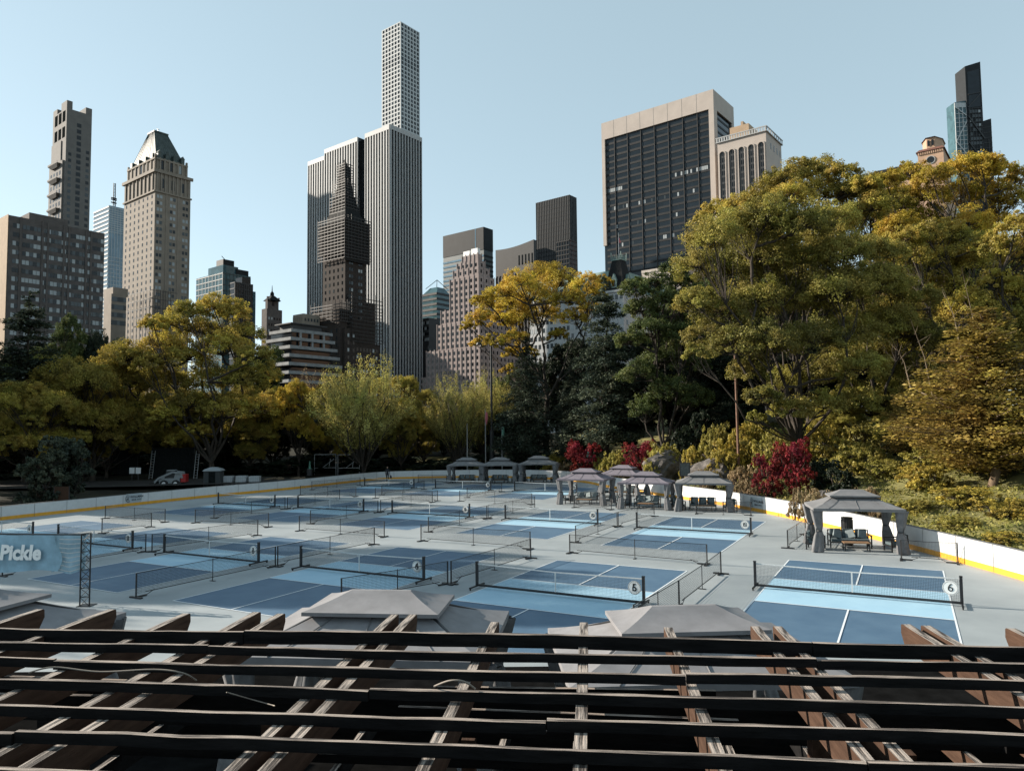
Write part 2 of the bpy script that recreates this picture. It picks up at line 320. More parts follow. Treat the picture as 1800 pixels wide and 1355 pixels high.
# court nets
def netgrid(mb, p0, p1, z0, z1a, z1b, zm=None, pitch=.05, th=.0055, m=0):
    """real strands: verticals and horizontals between two ends; top sags linearly to zm at the middle"""
    p0 = Vector(p0); p1 = Vector(p1); L = (p1-p0).length; n = int(L/pitch); d = (p1-p0)/L
    zm = z1a if zm is None else zm
    def top(t): return z1a+(zm-z1a)*t*2 if t < .5 else zm+(z1b-zm)*(t-.5)*2
    for i in range(n+1):
        t = i/n; a = p0.lerp(p1, t); e = d*th/2; zt = top(t)
        mb.add([(a.x-e.x,a.y-e.y,z0),(a.x+e.x,a.y+e.y,z0),(a.x+e.x,a.y+e.y,zt),(a.x-e.x,a.y-e.y,zt)], [(0,1,2,3)], m)
    k = int((z1a-z0)/pitch)
    for j in range(k+1):
        s = j/k
        for ta, tb in ((0,.5),(.5,1)):
            a = p0.lerp(p1, ta); b = p0.lerp(p1, tb); za = z0+(top(ta)-z0)*s; zb = z0+(top(tb)-z0)*s
            mb.add([(a.x,a.y,za-th/2),(b.x,b.y,zb-th/2),(b.x,b.y,zb+th/2),(a.x,a.y,za+th/2)], [(0,1,2,3)], m)
HN = 3.35
def make_net():
    r = empty('court_net')
    for s in (-1, 1):
        p = MB(); p.box(s*HN-.045, -.045, .10, s*HN+.045, .045, 1.0); p.box(s*HN-.05, -.05, .99, s*HN+.05, .05, 1.02); p.build('post', M['black'], r)
        f = MB(); f.bar((s*HN, -.55, .09), (s*HN, .55, .09), .06, .05); f.build('foot', M['black'], r)
        for y in (-.5, .5):
            w = MB(); w.tube([(s*HN-.02, y, .04), (s*HN+.02, y, .04)], .038, 10); w.build('wheel', M['rubber'], r)
    b = MB(); b.bar((-HN, 0, .12), (HN, 0, .12), .06, .075); b.build('bottom_rail', M['black'], r)
    n = MB(); netgrid(n, (-HN, 0, 0), (HN, 0, 0), .17, .90, .90, .85); n.build('mesh_netting', M['netcord'], r)
    t = MB()
    for a, b_ in (((-HN,.925),(0,.87)), ((0,.87),(HN,.925))):
        t.add([(a[0],-.008,a[1]-.02),(b_[0],-.008,b_[1]-.02),(b_[0],-.008,b_[1]+.02),(a[0],-.008,a[1]+.02),(a[0],.008,a[1]-.02),(b_[0],.008,b_[1]-.02),(b_[0],.008,b_[1]+.02),(a[0],.008,a[1]+.02)], [(0,1,2,3),(7,6,5,4),(3,2,6,7),(0,4,5,1)])
    t.build('top_tape', M['tape'], r)
    c = MB(); c.box(-.025, -.014, .15, .025, .014, .86); c.build('centre_strap', M['tape'], r)
    return r
LC = {6:'six, nearest to the right-hand board wall',5:'five, right of centre in the near row',4:'four, behind the big foreground canopy',3:'three, right of the blue banner truss',2:'two, just behind the banner truss',1:'one, behind the hanging blue banner',
      7:'seven, left end of the middle row',8:'eight, second in the middle row',9:'nine, in the middle of the rink',10:'ten, between nets nine and eleven',11:'eleven, in front of the four right gazebos',12:'twelve, left end of the farthest row',13:'thirteen, in front of the three far gazebos',14:'fourteen, ending at the purplish gazebo'}
proto_net = make_net()
for i, (k, (x, y)) in enumerate(CT.items()):
    o = proto_net if i == 0 else copy_tree(proto_net)
    o.location = (x, y, 0); o.rotation_euler = (0, 0, TH); tag(o, 'net with round white number sign '+LC[k], 'net', 'numbered court nets')
    sg = MB(); n = 28
    sg.add([(HN-.32+.235*math.cos(a*2*math.pi/n), -.03-.0, .60+.235*math.sin(a*2*math.pi/n)) for a in range(n)]+[(HN-.32+.235*math.cos(a*2*math.pi/n), -.018, .60+.235*math.sin(a*2*math.pi/n)) for a in range(n)],
           [tuple(range(n)), tuple(reversed(range(n, 2*n)))]+[(a, n+a, n+(a+1) % n, (a+1) % n) for a in range(n)])
    so_ = sg.build('number_sign', M['sign'], o)
    rg = MB()
    for a in range(n):
        p = [(HN-.32+r_*math.cos(b*2*math.pi/n), -.033, .60+r_*math.sin(b*2*math.pi/n)) for b, r_ in ((a,.218),(a+1,.218),(a+1,.208),(a,.208))]
        rg.add(p, [(0,1,2,3)])
    rg.build('sign_ring', M['seam'], so_)
    tm = mobj('number', text_mesh(str(k), .38 if k < 10 else .31, M['ink'], .002, 0), so_); tm.location = (HN-.32, -.036, .60); tm.rotation_euler = (math.pi/2, 0, 0)

# divider nets between the courts
def divider(a, b, label, hgt=.92):
    a = Vector((a[0], a[1], 0)); b = Vector((b[0], b[1], 0)); L = (b-a).length; L = min(max(L, 2.2), 9); c = (a+b)/2; d = (b-a).normalized()
    r = empty('divider_net', c, math.atan2(d.y, d.x), label, 'net', 'low divider nets between the courts')
    h = L/2; nz = 2 if L > 3.4 else 1
    for s in (-1, 1):
        p = MB(); p.tube([(s*h, 0, .02), (s*h, 0, hgt)], .03, 8); p.build('post', M['black'], r)
        f = MB(); f.box(s*h-.06, -.32, .005, s*h+.06, .32, .05); f.bar((s*h, .02, .04), (s*(h-.45), .02, .04), .07, .05); f.build('foot', M['black'], r)
        q = MB(); q.bar((s*(h-.42), 0, .05), (s*(h-.75), 0, .19), .022); q.build('strut', M['black'], r)
    if nz == 2:
        p = MB(); p.tube([(0, 0, .02), (0, 0, hgt)], .016, 6); p.box(-.05, -.14, .004, .05, .14, .02); p.build('middle_post', M['black'], r)
    n = MB(); netgrid(n, (-h, 0, 0), (h, 0, 0), .16, hgt-.01, hgt-.01, hgt-.04, pitch=.055, th=.0075)
    n.build('mesh_netting', M['netcord'], r)
    t = MB(); t.bar((-h, 0, hgt-.01), (0, 0, hgt-.04), .022); t.bar((0, 0, hgt-.04), (h, 0, hgt-.01), .022); t.bar((-h+.4, 0, .17), (h-.4, 0, .15), .026); t.build('cord', M['black'], r)
    return r
DV = [((184.7,911),(290,918),'across the far left court behind net two'),((179,938),(266,926),'slanting behind the banner beside the left boards'),((343,919),(472,926.7),'across the lane between nets three and seven'),
 ((376,911),(501,894.6),'slanting away under net seven'),((4,1013),(256,970),'running from the banner towards net three'),((267,970),(453,941),'slanting away behind net three'),
 ((239,1051),(484,996),'nearest on the left, in front of net three'),((488,995),(658,957),'slanting away left of net four'),((600,1062),(787,1027),'just beyond the big foreground canopy'),((793,1026.5),(933,981),'between courts four and five, far part'),
 ((1115,1118),(1194,1068),'running to the right foreground canopy'),((1194,1068),(1267.5,1008.5),'casting a wide mesh shadow beside court six'),((1001.6,972),(1243,993),'across the lane between nets five and eleven'),((740,951),(932,966),'across the lane between nets four and ten'),
 ((526,933),(675.5,944),'across the lane between nets four and nine'),((1012,954),(1085,926),'slanting left of court eleven, near part'),((1087,925.5),(1150,907),'slanting left of court eleven, far part'),((753,935.5),(855.6,912),'between courts nine and ten, near part'),
 ((858,911),(940,893),'between courts nine and ten, far part'),((545.6,921),(664.4,901),'between courts eight and nine, near part'),((668,900),(770,880),'between courts eight and nine, far part'),((505,894),(597,878),'between courts seven and eight, far part'),
 ((528,870),(625.6,873),'across the lane behind net seven'),((659.6,875.5),(760,883),'across the lane behind net nine'),((808,881),(935,887),'across the lane behind net ten'),((671,870),(745.6,860),'between courts twelve and thirteen'),((821,875),(882,864),'between courts thirteen and fourteen'),
 ((548,861),(633,853),'along the left boards beside net twelve'),((735,848),(785,848),'against the back boards left of the far gazebos')]
for a, b, l in DV:
    pa, pb = g(*a), g(*b); divider(pa, pb, 'thin black divider net '+l)
for (a, b, l) in (((1385,964),(1416,940),'left of the nearest right gazebo, slanting'),((1596,985),(1672,990),'right of the nearest right gazebo'),((1009,892),(1075,896),'in front of the purplish gazebo'),((1224,903),(1320,906),'in front of the last gazebo of the row of four')):
    divider(g(*a), g(*b), 'short black barrier net '+l)

# ------------------------------------------------------------------ board wall
def boards():
    r = empty('board_wall', (0, 0, 0), 0, 'low white board wall with orange kick strip curving round the rink', 'board wall')
    H = lambda p: .98+.16*float(sstep(np.array(p[0]), -10, 12))
    def strip(off0, off1, za, zb, name, m, skip=None):
        mb = MB(); n = len(BC); vs = []
        for i, p in enumerate(BC):
            a = Vector(BC[max(i-1, 0)]); b = Vector(BC[min(i+1, n-1)]); t = (b-a).normalized(); nn = Vector((-t.y, t.x))   # outwards (curve runs clockwise)
            z0 = za(p); z1 = zb(p)
            q0 = Vector(p)+nn*off0; q1 = Vector(p)+nn*off1
            vs += [(q0.x,q0.y,z0),(q0.x,q0.y,z1),(q1.x,q1.y,z1),(q1.x,q1.y,z0)]
        fs = []
        for i in range(n-1):
            for j in range(4): k = (j+1) % 4; fs.append((i*4+j, (i+1)*4+j, (i+1)*4+k, i*4+k))
        fs += [(3,2,1,0), ((n-1)*4,(n-1)*4+1,(n-1)*4+2,(n-1)*4+3)]
        mb.add(vs, fs); return mb.build(name, m, r)
    strip(0, .14, lambda p: .24, H, 'panel', M['board']); strip(-.012, .14, lambda p: 0, lambda p: .24, 'kick_strip', M['kick'])
    strip(-.015, .16, H, lambda p: H(p)+.025, 'top_rail', M['seam'])
    sm = MB(); L = 0; nxt = 1.2
    for i in range(len(BC)-1):
        a = Vector(BC[i]); b = Vector(BC[i+1]); l = (b-a).length; t = (b-a)/l; nn = Vector((-t.y, t.x))
        while nxt < L+l:
            q = a+t*(nxt-L)-nn*.016; e = t*.012
            sm.add([(q.x-e.x,q.y-e.y,.01),(q.x+e.x,q.y+e.y,.01),(q.x+e.x,q.y+e.y,H(q)),(q.x-e.x,q.y-e.y,H(q))], [(0,1,2,3),(3,2,1,0)]); nxt += 2.44
        L += l
    sm.build('panel_seam', M['seam'], r)
    # printed logos
    def logo(px, py, patch, sc=1.):
        q = g(px, py); best = min(range(len(BC)-1), key=lambda i: (Vector(BC[i])+Vector(BC[i+1])-2*q.xy).length)
        a = Vector(BC[best]); b = Vector(BC[best+1]); t = (b-a).normalized(); nn = Vector((-t.y, t.x)); 
        tt = max(.0, min(1., (q.xy-a).dot(t)/(b-a).length)); q = a.lerp(b, tt)-nn*.03
        e = empty('printed_logo', (q.x, q.y, .64)); e.parent = r; e.rotation_euler = (math.pi/2, 0, math.atan2(t.y, t.x)); 
        bpy.context.view_layer.update()
        # local x along wall, y up, z towards the rink
        if patch:
            mb = MB(); mb.add([(-.75,-.36,0),(.72,-.36,0),(.8,0,0),(.74,.38,0),(-.75,.38,0)], [(0,1,2,3,4)]); mb.build('logo_patch', M['patch'], e)
        x = mobj('word', text_mesh('WOLLMAN', .25*sc, M['ink'], .002, .006), e); x.location = (.28*sc, .10, .006)
        x = mobj('word', text_mesh('RINK NYC', .185*sc, M['ink'], .002, .004), e); x.location = (.26*sc, -.15, .006); x.scale = (1.12, 1, 1)
        em = MB()
        def stroke(pts, w=.035):
            for p, q_ in zip(pts[:-1], pts[1:]):
                p = Vector((*p, .006)); q_ = Vector((*q_, .006)); d = (q_-p).normalized(); s = Vector((-d.y, d.x, 0))*w/2
                em.add([p-s-d*w/3, q_-s+d*w/3, q_+s+d*w/3, p+s-d*w/3], [(0,1,2,3)])
        cx = -.62*sc
        stroke([(cx+.02,-.30),(cx-.17,-.12),(cx-.16,.12),(cx-.02,.28),(cx+.14,.24),(cx+.17,.08),(cx+.04,.0),(cx+.14,-.14),(cx+.19,-.3),(cx+.02,-.30)])
        stroke([(cx-.1,.1),(cx+.02,.16),(cx+.1,.1)]); stroke([(cx-.12,-.1),(cx,.02),(cx+.06,-.2)]); stroke([(cx-.1,-.18),(cx+.1,-.02)])
        em.build('emblem', M['ink'], e)
    logo(229, 888, True); logo(1336, 899, True)
boards()

# ------------------------------------------------------------------ gazebos and their furniture
def cloth_quad(mb, a, b, c, d, n=6, k=4, sag=.05, m=0):
    """ruled patch a-b (bottom) to d-c (top) sagging between the ribs"""
    a, b, c, d = map(Vector, (a, b, c, d)); base = len(mb.v); vs = []; fs = []
    for j in range(k+1):
        for i in range(n+1):
            u, v = i/n, j/k; p = a.lerp(b, u).lerp(d.lerp(c, u), v); p.z -= sag*math.sin(math.pi*v)*(1-.25*math.cos(2*math.pi*u*3))
            vs.append(p)
    for j in range(k):
        for i in range(n): q = j*(n+1)+i; fs.append((q, q+1, q+n+2, q+n+1))
    mb.add(vs, fs, m)
def make_gazebo(mc, hx=2.0, hy=1.5, seed=0, he=2.08):
    r = empty('gazebo'); rnd = random.Random(seed)
    for sx in (-1, 1):
        for sy in (-1, 1):
            x, y = sx*(hx-.1), sy*(hy-.1)
            p = MB(); p.box(x-.045, y-.045, 0, x+.045, y+.045, he); p.box(x-.15, y-.15, 0, x+.15, y+.15, .02); p.build('post', M['frame'], r)
            c = MB(); n = 20; prof = [(0,.26),(.35,.24),(.8,.19),(1.05,.12),(1.3,.17),(1.75,.22),(he-.04,.25)]; vs = []
            for z, w in prof:
                for j in range(n):
                    t = 2*math.pi*j/n; rr = w*(1+.22*math.sin(5*t+seed)+rnd.uniform(-.06,.06)); vs.append((x-sx*.10*(1-abs(z-1.05))+rr*math.cos(t)*1.05, y-sy*.02+rr*math.sin(t)*.55, max(z, .03)))
            c.add(vs, [(i*n+j, i*n+(j+1) % n, (i+1)*n+(j+1) % n, (i+1)*n+j) for i in range(len(prof)-1) for j in range(n)])
            co = c.build('curtain', M['curtain'], r, True)
            t_ = MB(); t_.lathe([(.13,0),(.15,.03),(.13,.07)], 10, (x-sx*.10, y-sy*.02, 1.01)); t_.build('tie', M['frame'], co)
    f = MB()
    for sy in (-1, 1): f.bar((-hx+.1, sy*(hy-.1), he), (hx-.1, sy*(hy-.1), he), .06)
    for sx in (-1, 1): f.bar((sx*(hx-.1), -hy+.1, he), (sx*(hx-.1), hy-.1, he), .06)
    for sx in (-1, 1):
        for sy in (-1, 1): f.bar((sx*(hx-.1), sy*(hy-.1), he), (sx*.62*.95, sy*.05, he+.70), .04)
    f.build('roof_frame', M['frame'], r)
    zr = he+.50; ox, oy = .95+(hx-2)*.4, .52+(hy-1.5)*.3
    c = MB(); X, Y = hx+.05, hy+.05; z0 = he+.05
    cloth_quad(c, (-X,-Y,z0), (X,-Y,z0), (ox,-oy,zr), (-ox,-oy,zr)); cloth_quad(c, (X,Y,z0), (-X,Y,z0), (-ox,oy,zr), (ox,oy,zr))
    cloth_quad(c, (X,-Y,z0), (X,Y,z0), (ox,oy,zr), (ox,-oy,zr)); cloth_quad(c, (-X,Y,z0), (-X,-Y,z0), (-ox,-oy,zr), (-ox,oy,zr))
    co = c.build('canopy', mc, r, True)
    v = MB(); n = 16
    ring = [(-X,-Y),(X,-Y),(X,Y),(-X,Y)]
    for i in range(4):
        a = Vector(ring[i]); b = Vector(ring[(i+1) % 4])
        for j in range(n):
            p = a.lerp(b, j/n); q = a.lerp(b, (j+1)/n); wv = lambda s: -.13-.012*math.sin(s*9)
            v.add([(p.x,p.y,z0),(q.x,q.y,z0),(q.x,q.y,z0+wv((j+1)/n)),(p.x,p.y,z0+wv(j/n))], [(3,2,1,0)])
    v.build('valance', mc, co)
    s = MB()
    for sx in (-.5, 0, .5):
        for sy in (-1, 1):
            pts = [Vector((sx*2*X*.66, sy*Y, z0)).lerp(Vector((sx*2*ox*.66, sy*oy, zr)), t)+Vector((0, 0, -.05*math.sin(math.pi*t)+.008)) for t in (0,.25,.5,.75,1)]
            s.tube(pts, .012, 4)
    s.build('roof_seam', M['curtain'], co)
    c2 = MB(); ux, uy = ox+.20, oy+.20; z1 = zr+.10; z2 = zr+.36; rx = ox*.55
    cloth_quad(c2, (-ux,-uy,z1), (ux,-uy,z1), (rx,-.04,z2), (-rx,-.04,z2), sag=.03); cloth_quad(c2, (ux,uy,z1), (-ux,uy,z1), (-rx,.04,z2), (rx,.04,z2), sag=.03)
    cloth_quad(c2, (ux,-uy,z1), (ux,uy,z1), (rx,.04,z2), (rx,-.04,z2), sag=.03); cloth_quad(c2, (-ux,uy,z1), (-ux,-uy,z1), (-rx,-.04,z2), (-rx,.04,z2), sag=.03)
    c2.add([(-rx,-.04,z2),(rx,-.04,z2),(rx,.04,z2),(-rx,.04,z2)], [(0,1,2,3)])
    for i in range(4):
        q = [(-ux,-uy),(ux,-uy),(ux,uy),(-ux,uy)]; a = q[i]; b = q[(i+1) % 4]; c2.add([(*a,z1),(*b,z1),(*b,z1-.07),(*a,z1-.07)], [(3,2,1,0)])
    c2.build('vent_canopy', mc, r, True)
    return r
def make_sofa(w=1.9, three=True):
    r = empty('sofa'); f = MB(); d = .78
    for x in (-w/2, w/2):
        for y in (0, d): f.box(x-.03, y-.03, 0, x+.03, y+.03, .64)
        f.box(x-.04, -.03, .60, x+.04, d+.03, .65); f.box(x-.025, 0, .25, x+.025, d, .30)
    f.box(-w/2, -.02, .24, w/2, .03, .30); f.box(-w/2, d-.03, .24, w/2, d+.02, .30); f.box(-w/2, d-.02, .78, w/2, d+.02, .83); f.box(-w/2-.02, d-.02, .6, -w/2+.03, d+.02, .83); f.box(w/2-.03, d-.02, .6, w/2+.02, d+.02, .83)
    f.build('frame', M['black'], r)
    n = 3 if three else 1
    for i in range(n):
        a = -w/2+.05+i*(w-.1)/n; b = a+(w-.1)/n-.02
        c = MB(); c.box(a, .02, .30, b, d-.1, .44); c.frus((a, d-.24, b, d-.04), (a+.03, d-.14, b-.03, d-.02), .44, .88); cc = c.build('cushion', M['cushion'], r)
        bv = cc.modifiers.new('round', 'BEVEL'); bv.width = .035; bv.segments = 2
    if three:
        for x, t in ((-w*.3, .3), (w*.05, -.25), (w*.32, .2)):
            p = MB(); p.frus((-.24,-.07,.24,.07), (-.2,-.03,.2,.03), 0, .42); po = p.build('pillow', M['cushion_l'], r); po.location = (x, d-.34, .45); po.rotation_euler = (-.35, t, t)
            bv = po.modifiers.new('round', 'BEVEL'); bv.width = .05; bv.segments = 2
    return r
def make_table():
    r = empty('coffee_table'); t = MB(); t.box(-.6, -.32, .38, .6, .32, .42); t.build('table_top', M['wood_table'], r)
    for x in (-.55, .55):
        for y in (-.28, .28): l = MB(); l.box(x-.025, y-.025, 0, x+.025, y+.025, .38); l.build('leg', M['black'], r)
    return r
G0 = {'grey': make_gazebo(M['canvas'], seed=1), 'purple': make_gazebo(M['canvas_p'], seed=2), 'pale': make_gazebo(M['canvas_l'], seed=3)}
used = set()
def place(proto, key, loc, rz, label, cat, group, sc=None):
    if key in used: o = copy_tree(proto)
    else: o = proto; used.add(key)
    o.location = loc; o.rotation_euler = (0, 0, rz); tag(o, label, cat, group)
    if sc: o.scale = sc
    return o
sofa0 = make_sofa(); chair0 = make_sofa(.72, False); table0 = make_table(); chair0.name = 'armchair'
GZ_ = [('grey', (-5.4,85.6), R(-6), 'left of the three grey gazebos at the far end of the rink', 1.0), ('grey', (-1.5,84.9), R(-7), 'middle of the three grey gazebos at the far end of the rink', 1.0), ('grey', (3.0,84.6), R(-8), 'right of the three grey gazebos at the far end of the rink', 1.05),
      ('purple', (6.0,60.2), R(-24), 'purplish canopy gazebo in front, left end of the group of four', .98), ('purple', (10.1,66.8), R(-30), 'purplish gazebo half hidden behind the left end one of four', .95), ('purple', (10.3,56.4), R(-22), 'lilac grey gazebo, third from the left in the group of four', .95), ('grey', (14.2,54.6), R(-15), 'grey gazebo at the right end of the group of four, before the printed board logo', .98),
      ('grey', (16.95,36.7), R(-14), 'grey gazebo standing alone on the right beyond court six', 1.0)]
for i, (k, (x, y), rz, lb, sc) in enumerate(GZ_):
    place(G0[k], k, (x, y, 0), rz, lb, 'gazebo', 'gazebos beside the courts', (sc, sc, sc))
    T = Matrix.Translation((x, y, 0)) @ Matrix.Rotation(rz, 4, 'Z')
    wh = lb.replace('gazebo', 'gazebo', 1)
    p = T @ Vector((-.1, .15, 0)); place(sofa0, 's', p, rz, 'three-seat black framed sofa with blue-grey cushions under the '+['left far','middle far','right far','purplish left','rear purplish','lilac grey','rightmost grouped','lone right'][i]+' gazebo', 'sofa', 'sofas under the gazebos')
    p = T @ Vector((0, -.55, 0)); place(table0, 't', p, rz, 'low wooden coffee table under the '+['left far','middle far','right far','purplish left','rear purplish','lilac grey','rightmost grouped','lone right'][i]+' gazebo', 'table', 'coffee tables under the gazebos')
    for s in (-1, 1):
        p = T @ Vector((s*1.45, -.45, 0)); place(chair0, 'c', p, rz+s*R(-75)+R(0), 'black framed armchair on the '+('left' if s < 0 else 'right')+' under the '+['left far','middle far','right far','purplish left','rear purplish','lilac grey','rightmost grouped','lone right'][i]+' gazebo', 'armchair', 'armchairs under the gazebos')
place(G0['pale'], 'pale', (-2.65, 14.75, 0), R(-6), 'large pale grey canopy just beyond the pergola, centre foreground', 'gazebo', 'foreground canopies', (1.15, 1.15, 1.0))
place(G0['pale'], 'pale', (3.05, 13.35, 0), R(3), 'sagging grey canopy just beyond the pergola, right foreground', 'gazebo', 'foreground canopies', (1.12, 1.1, .99))
place(G0['pale'], 'pale', (-11.3, 15.2, 0), R(-14), 'pale canopy at the left edge below the blue banner', 'gazebo', 'foreground canopies', (1.15, 1.15, 1.02))
b = empty('bin', (at(1488, 900, 37.9).x, 37.9, 0), 0, 'dark slatted round heater standing inside the lone right gazebo', 'heater'); mb = MB(); mb.lathe([(0,0),(.27,0),(.27,1.35),(.29,1.37),(.29,1.42),(0,1.44)], 18); mb.build('drum', M['black'], b); b.name = 'patio_heater'
mb = MB()
for j in range(18): t = j*math.pi/9; mb.bar((.275*math.cos(t), .275*math.sin(t), .1), (.275*math.cos(t), .275*math.sin(t), 1.3), .02)
mb.build('slats', M['frame'], b)

# ------------------------------------------------------------------ banner on truss
bn = empty('banner_truss', g(152, 1064), 0, 'hanging blue sports banner with white lettering on a black lattice truss', 'banner')
h = 2.9; mb = MB()
bl = bn.location.copy(); hh = (at(152, 937, bl.y).z)
for x, y in ((-.17,-.12),(.17,-.12),(0,.17)): mb.tube([(x,y,0),(x,y,hh)], .026, 8)
k = 8
for i in range(k):
    z0, z1 = hh*i/k, hh*(i+1)/k; P = [(-.17,-.12),(.17,-.12),(0,.17)]
    for j in range(3):
        a, b2 = P[j], P[(j+1) % 3]; mb.tube([(*a,z0),(*b2,z1)] if i % 2 else [(*b2,z0),(*a,z1)], .011, 5); mb.tube([(*a,z1),(*b2,z1)], .012, 5)
mb.box(-.25,-.22,0,.25,.25,.02); mb.build('truss_post', M['black'], bn)
bt = mobj('truss_post', bn.children[0].data if bn.children else bpy.data.meshes['truss_post'], bn); bt.location = (-6.3, .56, 0)
mb = MB(); mb.tube([(-.1,0,hh-.05),(-6.2,.55,hh-.02)], .03, 8); mb.build('top_rail', M['black'], bn)
p1 = at(150, 1003, bl.y); zb = p1.z
def wave(mb, x0, x1, za, zb_, off, amp, n=40, k=10, edge=0):
    vs = []
    for j in range(k+1):
        for i in range(n+1):
            u = i/n; v = j/k; x = x0+(x1-x0)*u; z = zb_+(za-zb_)*v+(.05*math.sin(u*9)*(1-v))
            y = off-(x)*.09+amp*(math.sin(u*17+v*3)*.5+math.sin(u*41-v*5)*.22+.35*math.sin((u+v)*25))*(1.1-v)
            vs.append((x+edge*math.sin(v*5)*.15*u, y, z))
    mb.add(vs, [(j*(n+1)+i, j*(n+1)+i+1, (j+1)*(n+1)+i+1, (j+1)*(n+1)+i) for j in range(k) for i in range(n)])
mb = MB(); wave(mb, -5.8, -1.05, hh-.06, zb-.02, -.1, .05, edge=1); mb.build('banner_cloth', M['bannerfab'], bn, True)
mb = MB(); wave(mb, -1.35, -.06, hh-.07, zb-.06, -.02, .05, 24); fl = mb.build('folded_flap', M['bannerfab2'], bn, True)
mb = MB()
for j in range(8):
    v = (j+.6)/8.5
    for i in range(20):
        u0, u1 = i/20, (i+1)/20; pts = []
        for u in (u0, u1):
            x = -1.05+.95*u; uu = (x+1.35)/1.29; z = zb-.06+(hh-.01-zb)*v+(.05*math.sin(uu*9)*(1-v))-.05*(1-u)*0
            y = -.035-.02-(x)*.09+.05*(math.sin(uu*17+v*3)*.5+math.sin(uu*41-v*5)*.22+.35*math.sin((uu+v)*25))*(1.1-v); pts.append((x, y, z))
        a, c = pts; mb.add([(a[0],a[1],a[2]-.014),(c[0],c[1],c[2]-.014),(c[0],c[1],c[2]+.014),(a[0],a[1],a[2]+.014)], [(0,1,2,3)])
mb.build('printed_stripe', M['tape'], fl)
tm = text_mesh('Pickle', .72, M['sign'], .004, .03, .12)
x = mobj('lettering', tm, bn); x.rotation_euler = (math.pi/2, 0, R(-5)); x.location = (-2.45, .02, (hh+zb)/2-.02); x.scale = (.93, 1, 1)

# ------------------------------------------------------------------ pergola
A6 = R(6.0); QX = Vector((math.sin(A6), math.cos(A6), 0)); PX = Vector((math.cos(A6), -math.sin(A6), 0))
PG = empty('pergola', (0, 0, 0), -A6, 'weathered black and brown timber pergola filling the foreground', 'pergola')
ZT = 4.10; rnd = random.Random(5)
ends = [(-60,1066),(73,1070),(199,1070),(331,1076),(452,1074),(495,1075),(695,1077),(727,1078),(872,1090),(1027,1093),(1173,1099),(1325,1097),(1365,1097),(1592,1096),(1626,1096),(1772,1103),(1880,1105),(1990,1110),(2110,1110)]
for i, (px, py) in enumerate(ends):
    w = g(px, py, ZT-.08); a = w.dot(PX); q = w.dot(QX)
    m2 = MB(); zt = ZT-(.082 if i else .082); hgt = .24; hw = .043
    prof = [(.6, zt-hgt), (q-.10, zt-hgt), (q, zt-hgt+.14), (q-.005, zt-.02), (q-.03, zt), (.6, zt)]
    jit = rnd.uniform(-.03, .03)
    vs = [(s*hw, y, z) for s in (-1, 1) for y, z in prof]; n = 6
    m2.add(vs, [tuple(range(n)), tuple(reversed(range(n, 2*n)))]+[(j, j+n, (j+1) % n+n, (j+1) % n) for j in range(n) if j not in (4, 3)], 1)
    m2.add(vs, [(j, j+n, (j+1) % n+n, (j+1) % n) for j in (4, 3)], 0)
    o = m2.build('rafter', [M['raf_top'], M['raf_side']], PG); o.location = (a+jit*.3, 0, rnd.uniform(-.01, .01)); 
    bv = o.modifiers.new('wear', 'BEVEL'); bv.width = .006
YS = [7.13-.494*i for i in range(13)]
for i, y in enumerate(YS):
    x = -9.5-rnd.random()*2
    while x < 9.5:
        L = rnd.choice((4.9, 3.7, 5.5)); x1 = min(x+L, 10.5); n = 14; m2 = MB(); dz = rnd.uniform(-.012, .012); bh = .125 if i == 0 else .076; dy = rnd.uniform(-.012, .012); vs = []; bow = rnd.uniform(-.012, .02); tl = rnd.uniform(-.012, .012)
        for k in range(n+1):
            t = k/n; xx = x+.004+(x1-x-.008)*t; b_ = bow*math.sin(math.pi*t)+tl*(t-.5)+rnd.uniform(-.0035, .0035); th = .021+rnd.uniform(-.004, .004)
            z0 = ZT-bh+dz+b_; z1 = ZT+dz+b_
            vs += [(xx, y+dy-th, z0), (xx, y+dy+th, z0), (xx, y+dy+th, z1+rnd.uniform(-.003,.003)), (xx, y+dy-th, z1+rnd.uniform(-.003,.003))]
        fs0 = []; fs1 = []
        for k in range(n):
            for j in range(4):
                q = (k*4+j, k*4+(j+1) % 4, (k+1)*4+(j+1) % 4, (k+1)*4+j); (fs0 if j == 2 else fs1).append(q)
        fs1 += [(0,3,2,1), tuple(n*4+j for j in range(4))]
        m2.add(vs, fs0, 0); m2.add(vs, fs1, 1); m2.build('batten', [M['bat_top'], M['bat_side']], PG)
        x = x1
for i in range(9):
    y = 6.9-.494*i+rnd.uniform(-.05, .05)
    for k in range(3):
        x0 = -8+k*5.6+rnd.uniform(-1, 1.5); x1 = x0+rnd.uniform(2.2, 4.4); zz = ZT-.40+rnd.uniform(-.02, .02); m2 = MB(); t_ = rnd.uniform(-.03, .03)
        m2.add([(x0,y-.022,zz-.055),(x1,y-.022+t_,zz-.055),(x1,y+.022+t_,zz-.055),(x0,y+.022,zz-.055),(x0,y-.022,zz),(x1,y-.022+t_,zz+t_),(x1,y+.022+t_,zz+t_),(x0,y+.022,zz)], [(0,3,2,1),(0,1,5,4),(1,2,6,5),(2,3,7,6),(3,0,4,7)], 1)
        m2.add([(x0,y-.022,zz),(x1,y-.022+t_,zz+t_),(x1,y+.022+t_,zz+t_),(x0,y+.022,zz)], [(0,1,2,3)], 0); m2.build('lower_batten', [M['bat_top'], M['bat_side']], PG)
for y in (6.55, 2.6):
    m2 = MB(); m2.box(-11, y-.06, ZT-.60, 11, y+.06, ZT-.335); m2.build('beam', M['bat_side'], PG)
    for x in (-7.6, -2.9, 1.9, 6.7):
        m2 = MB(); m2.box(x-.09, y-.09+.001, .003, x+.09, y+.09-.001, ZT-.602); m2.build('post', M['raf_side'], PG)
